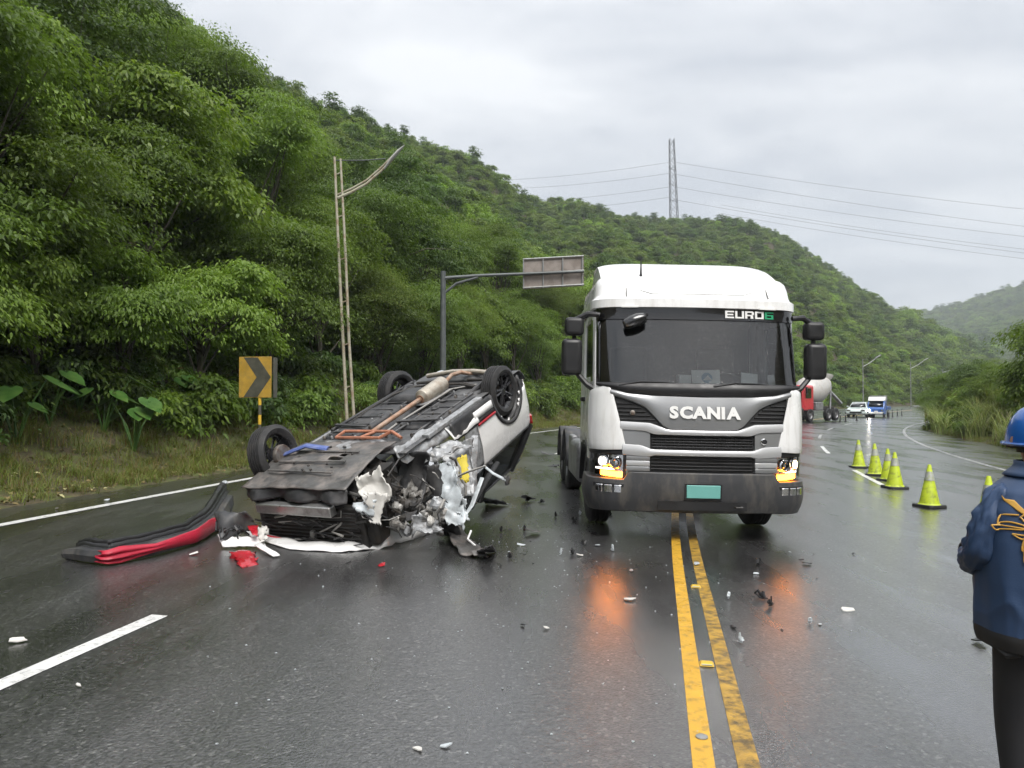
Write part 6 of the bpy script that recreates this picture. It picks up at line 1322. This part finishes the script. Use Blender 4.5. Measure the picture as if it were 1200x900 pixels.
m = MB(); m.grid(lambda u, v: Vector((.008+.088*math.cos(u*3.1416+3.1416), .035+.10*math.sin(u*3.1416+3.1416), HZ-.03+.04*v)), 20, 3); m.build('hair', 'hair', man, smooth=80, solid=.012)
def on_back(px, py, off=.007):
    yb = -.17
    for _ in range(4):
        dd = PY+yb; x, z = (px-600)/FPX*dd-PX, CAMZ-(py-HOR)/FPX*dd-PZ; w_ = tw(z); c = max(-.97, min(.97, x/w_)); a = math.acos(abs(c)**(1/.75)*(1 if c > 0 else -1)); yb = torso(-a, z, 0).y
    w_ = tw(z); c = max(-.97, min(.97, x/w_)); a = math.acos(abs(c)**(1/.75)*(1 if c > 0 else -1)); p = torso(-a, z, off); return Vector((x, p.y, z))
def gold(pts, r_, closed=False, mat='emblem_gold', nm='emblem_line'):
    P = [Vector(p) for p in pts]; o = []
    for i in range(len(P)-1):
        for q in range(4): 
            p0, p1, p2, p3 = P[max(i-1, 0)], P[i], P[i+1], P[min(i+2, len(P)-1)]; t_ = q/4; o.append(.5*((2*p1)+(p2-p0)*t_+(2*p0-5*p1+4*p2-p3)*t_*t_+(3*p1-p0-3*p2+p3)*t_**3))
    o.append(P[-1]); MB().tube([on_back(*p[:2]) for p in o], r_, 6, 1.).build(nm, mat, jacket)
def V2(*a): return [(p[0], p[1], 0) for p in a]
ct = [(1171.5, 580), (1175, 584), (1180, 584.5), (1182.5, 590), (1185, 594), (1187.5, 590), (1189, 584.5), (1192, 586), (1194.4, 577.5), (1195.8, 578)]
cbm = [(1172.5, 583), (1176.5, 590), (1180, 596), (1183.4, 599.4), (1186, 599.3), (1188, 599.2), (1190, 599.1), (1193, 599), (1195.5, 598.8), (1197, 598.6)]
def at_(L_, u): return tuple(np.interp(u*(len(L_)-1), range(len(L_)), [q[k] for q in L_]) for k in (0, 1))
m = MB(); m.grid(lambda u, v: on_back(*(np.array(at_(ct, u))*(1-v)+np.array(at_(cbm, u))*v), .006), 27, 6); m.build('emblem_crown', 'emblem_gold', jacket, solid=.004)
gold(V2((1182, 601.7), (1186.5, 600), (1191.3, 603), (1189, 607.8), (1184, 606.5), (1181, 602.3)), .003)
gold(V2((1166.3, 614), (1167.5, 606.5), (1171.8, 601.7), (1180.3, 600.5)), .003)
gold(V2((1167, 613.3), (1173, 609.6), (1180.3, 610.8), (1189, 615), (1191.3, 618.8), (1189, 622.4), (1182.8, 623), (1175, 622.4)), .003)
gold(V2((1159, 614.5), (1174, 614.5), (1188, 616)), .003); gold(V2((1159, 614.5), (1164.5, 620), (1174, 617.5), (1187.7, 616.3)), .003)
gold(V2((1174.8, 622.4), (1180.3, 627.3), (1188.3, 628), (1182.8, 634.7), (1184.6, 642), (1192.6, 636), (1189, 644.5), (1192.6, 655.5), (1200, 660.4), (1212, 664), (1226, 660)), .0032)
gold(V2((1196, 612), (1206, 616), (1214, 626), (1212, 640), (1220, 650), (1232, 648)), .003); gold(V2((1198, 632), (1203, 640), (1210, 655), (1222, 660)), .003)
gold(V2((1206, 577), (1200, 579), (1197.8, 585), (1199, 590), (1205, 593)), .005, mat='emblem_white', nm='emblem_letter')
MB().tube([(-.228, -.03, Z0-.035), (-.205, -.08, Z0-.06), (-.18, -.11, Z0-.05)], [.012, .016, .01], 8).build('toggle', 'jacket_black', jacket)
# ------------------------------------------------------------------ fragments on the road
def shard(px, py, size, mat, kind, label, group, cat, seed, flat=.35, up=0.):
    rr = random.Random(seed); n = rr.randint(5, 8); p = gp(px, py); pts = []
    for k in range(n):
        a = 6.283*k/n+rr.uniform(-.3, .3); r_ = size*rr.uniform(.45, 1); pts.append((r_*math.cos(a)*1.3, r_*math.sin(a)*.8))
    t_ = .004+.05*size; m = MB(); kx, ky = rr.uniform(-.25, .3), rr.uniform(0, .35); h0 = -min(kx*a+ky*b for a, b in pts)
    m.prism(pts, lambda a, b: (a, b, .003+h0+kx*a+ky*b+.4*(a*a+b*b)/max(size, .02)*flat), lambda a, b: (a*.96, b*.96, .003+h0+t_+kx*a+ky*b+.4*(a*a+b*b)/max(size, .02)*flat))
    if kind == 'cluster':
        for q in range(4):
            a, b = rr.choice(pts); m.tube([(0, 0, .02), (a*.6, b*.6, .03+rr.uniform(0, .05)), (a, b, rr.uniform(.02, .06))], rr.uniform(.006, .016), 5)
    o = m.build('car_fragment', mat, None, smooth=30); o.location = p; o.rotation_euler = (0, 0, rr.uniform(0, 6.28)); tag(o, label, cat, group); return o
FR = [(618, 588, .13, 'black_plastic', 'cluster', 'jagged black plastic lump between the wreck and the truck'), (634, 590, .06, 'black_plastic', 'cluster', 'small black lump beside the jagged one'),
 (626, 627, .12, 'under_grey', 'flat', 'flat grey plastic plate between the wreck and the truck'), (640, 534, .22, 'grey_plastic', 'flat', 'bent grey trim lying beside the truck tank'), (650, 548, .14, 'black_plastic', 'cluster', 'black wiring lump near the truck tank'),
 (737, 704, .055, 'white_plastic', 'flat', 'white plastic splinter in the amber reflection before the truck'), (640, 738, .03, 'white_plastic', 'flat', 'small white chip out in the middle of the lane'), (612, 734, .022, 'black_plastic', 'flat', 'small black chip next to the white one'),
 (893, 702, .05, 'black_plastic', 'cluster', 'black broken clip beside the amber reflection'), (904, 711, .03, 'black_plastic', 'cluster', 'smaller black clip just below the broken one'), (22, 753, .05, 'white_plastic', 'flat', 'white chip beside the lane dash'),
 (92, 805, .025, 'white_plastic', 'flat', 'tiny white chip at the lane dash'), (490, 879, .035, 'white_plastic', 'flat', 'white chip on the bare asphalt before the yellow lines'), (521, 876, .03, 'pale_metal', 'flat', 'pale metal chip beside the white one before the yellow lines'),
 (994, 717, .05, 'white_plastic', 'flat', 'white splinter in the lane beside the cones'), (1147, 754, .07, 'black_plastic', 'flat', 'black flat piece by the feet of the person in navy'), (1000, 650, .03, 'black_plastic', 'flat', 'black chip on the road before the cones'),
 (700, 640, .05, 'pale_metal', 'flat', 'pale metal flake under the truck bumper'), (680, 652, .04, 'white_plastic', 'flat', 'white flake in front of the truck wheel'), (684, 640, .03, 'black_plastic', 'cluster', 'black chip in front of the truck wheel'),
 (673, 612, .04, 'black_plastic', 'cluster', 'black chip beside the truck wheel'), (610, 640, .05, 'pale_metal', 'flat', 'twisted pale metal flake beside the hanging liner'), (447, 664, .05, 'red_plastic', 'flat', 'red plastic sliver before the wreck'), (408, 661, .03, 'black_plastic', 'flat', 'black chip before the wreck'),
 (816, 662, .06, 'pale_metal', 'flat', 'grey flake between the yellow lines'), (945, 662, .05, 'black_plastic', 'flat', 'black strip before the truck headlamp'), (740, 670, .04, 'tank_grey', 'flat', 'grey flake left of the yellow lines'), (66, 437+160, .04, 'white_plastic', 'flat', 'white chip near the edge line'), (125, 587, .05, 'pale_metal', 'flat', 'pale flake by the edge line')]
for i, (px, py, s_, mt, kd, lb) in enumerate(FR): shard(px, py, s_, mt, kd, lb, 'car fragments on the road', 'debris', 50+i)
rk = random.Random(77)
for k in range(34):
    px, py = (rk.uniform(585, 720), rk.uniform(585, 665)) if k % 3 else (rk.uniform(845, 985), rk.uniform(640, 760))
    mt = rk.choice(['black_plastic', 'black_plastic', 'black_plastic', 'pale_metal']); near_ = px < 730
    shard(px, py, rk.uniform(.012, .032), mt, rk.choice(['flat', 'cluster']), ('small ' + ('black plastic' if mt == 'black_plastic' else 'pale metal') + (' crumb strewn between the wreck and the truck wheel' if near_ else ' crumb strewn on the road before the lit headlamp')), 'crumbs of car plastic', 'debris', 300+k)
# splinters too small to tell apart
rr = random.Random(9); m = MB()
for k in range(230):
    px = rr.gauss(620, 130) if k % 4 else rr.uniform(200, 1000); py = rr.uniform(600, 690) if k % 2 else rr.uniform(620, 890); p = gp(px, py); r_ = rr.uniform(.003, .009); a = rr.uniform(0, 6.28)
    m.prism([(r_*math.cos(a+q*2.1), r_*math.sin(a+q*2.1)) for q in range(3)], lambda x, y: (p.x+x, p.y+y, p.z+.002), lambda x, y: (p.x+x, p.y+y, p.z+.002+r_*.6))
o = m.build('glass_splinters', 'pale_metal', None, smooth=0); tag(o, 'tiny glass and paint splinters strewn over the wet road', 'debris', None, 'stuff')
# ------------------------------------------------------------------ humid air
hz_top = float(H.max())+70
o = MB().box((0, 0, (hz_top-4)/2), (3700, 3700, hz_top+4)).build('haze', 'soil', None, smooth=0); tag(o, 'thin humid haze over the valley', 'haze', None, 'stuff')
hm_ = bpy.data.materials.new('haze_air'); hm_.use_nodes = True; nt = hm_.node_tree; nt.nodes.remove(nt.nodes['Principled BSDF'])
pv = N(nt, 'ShaderNodeVolumePrincipled'); pv.inputs['Color'].default_value = (.86, .93, 1, 1); pv.inputs['Density'].default_value = .0004; nt.links.new(pv.outputs[0], nt.nodes['Material Output'].inputs['Volume'])
o.data.materials.clear(); o.data.materials.append(hm_)
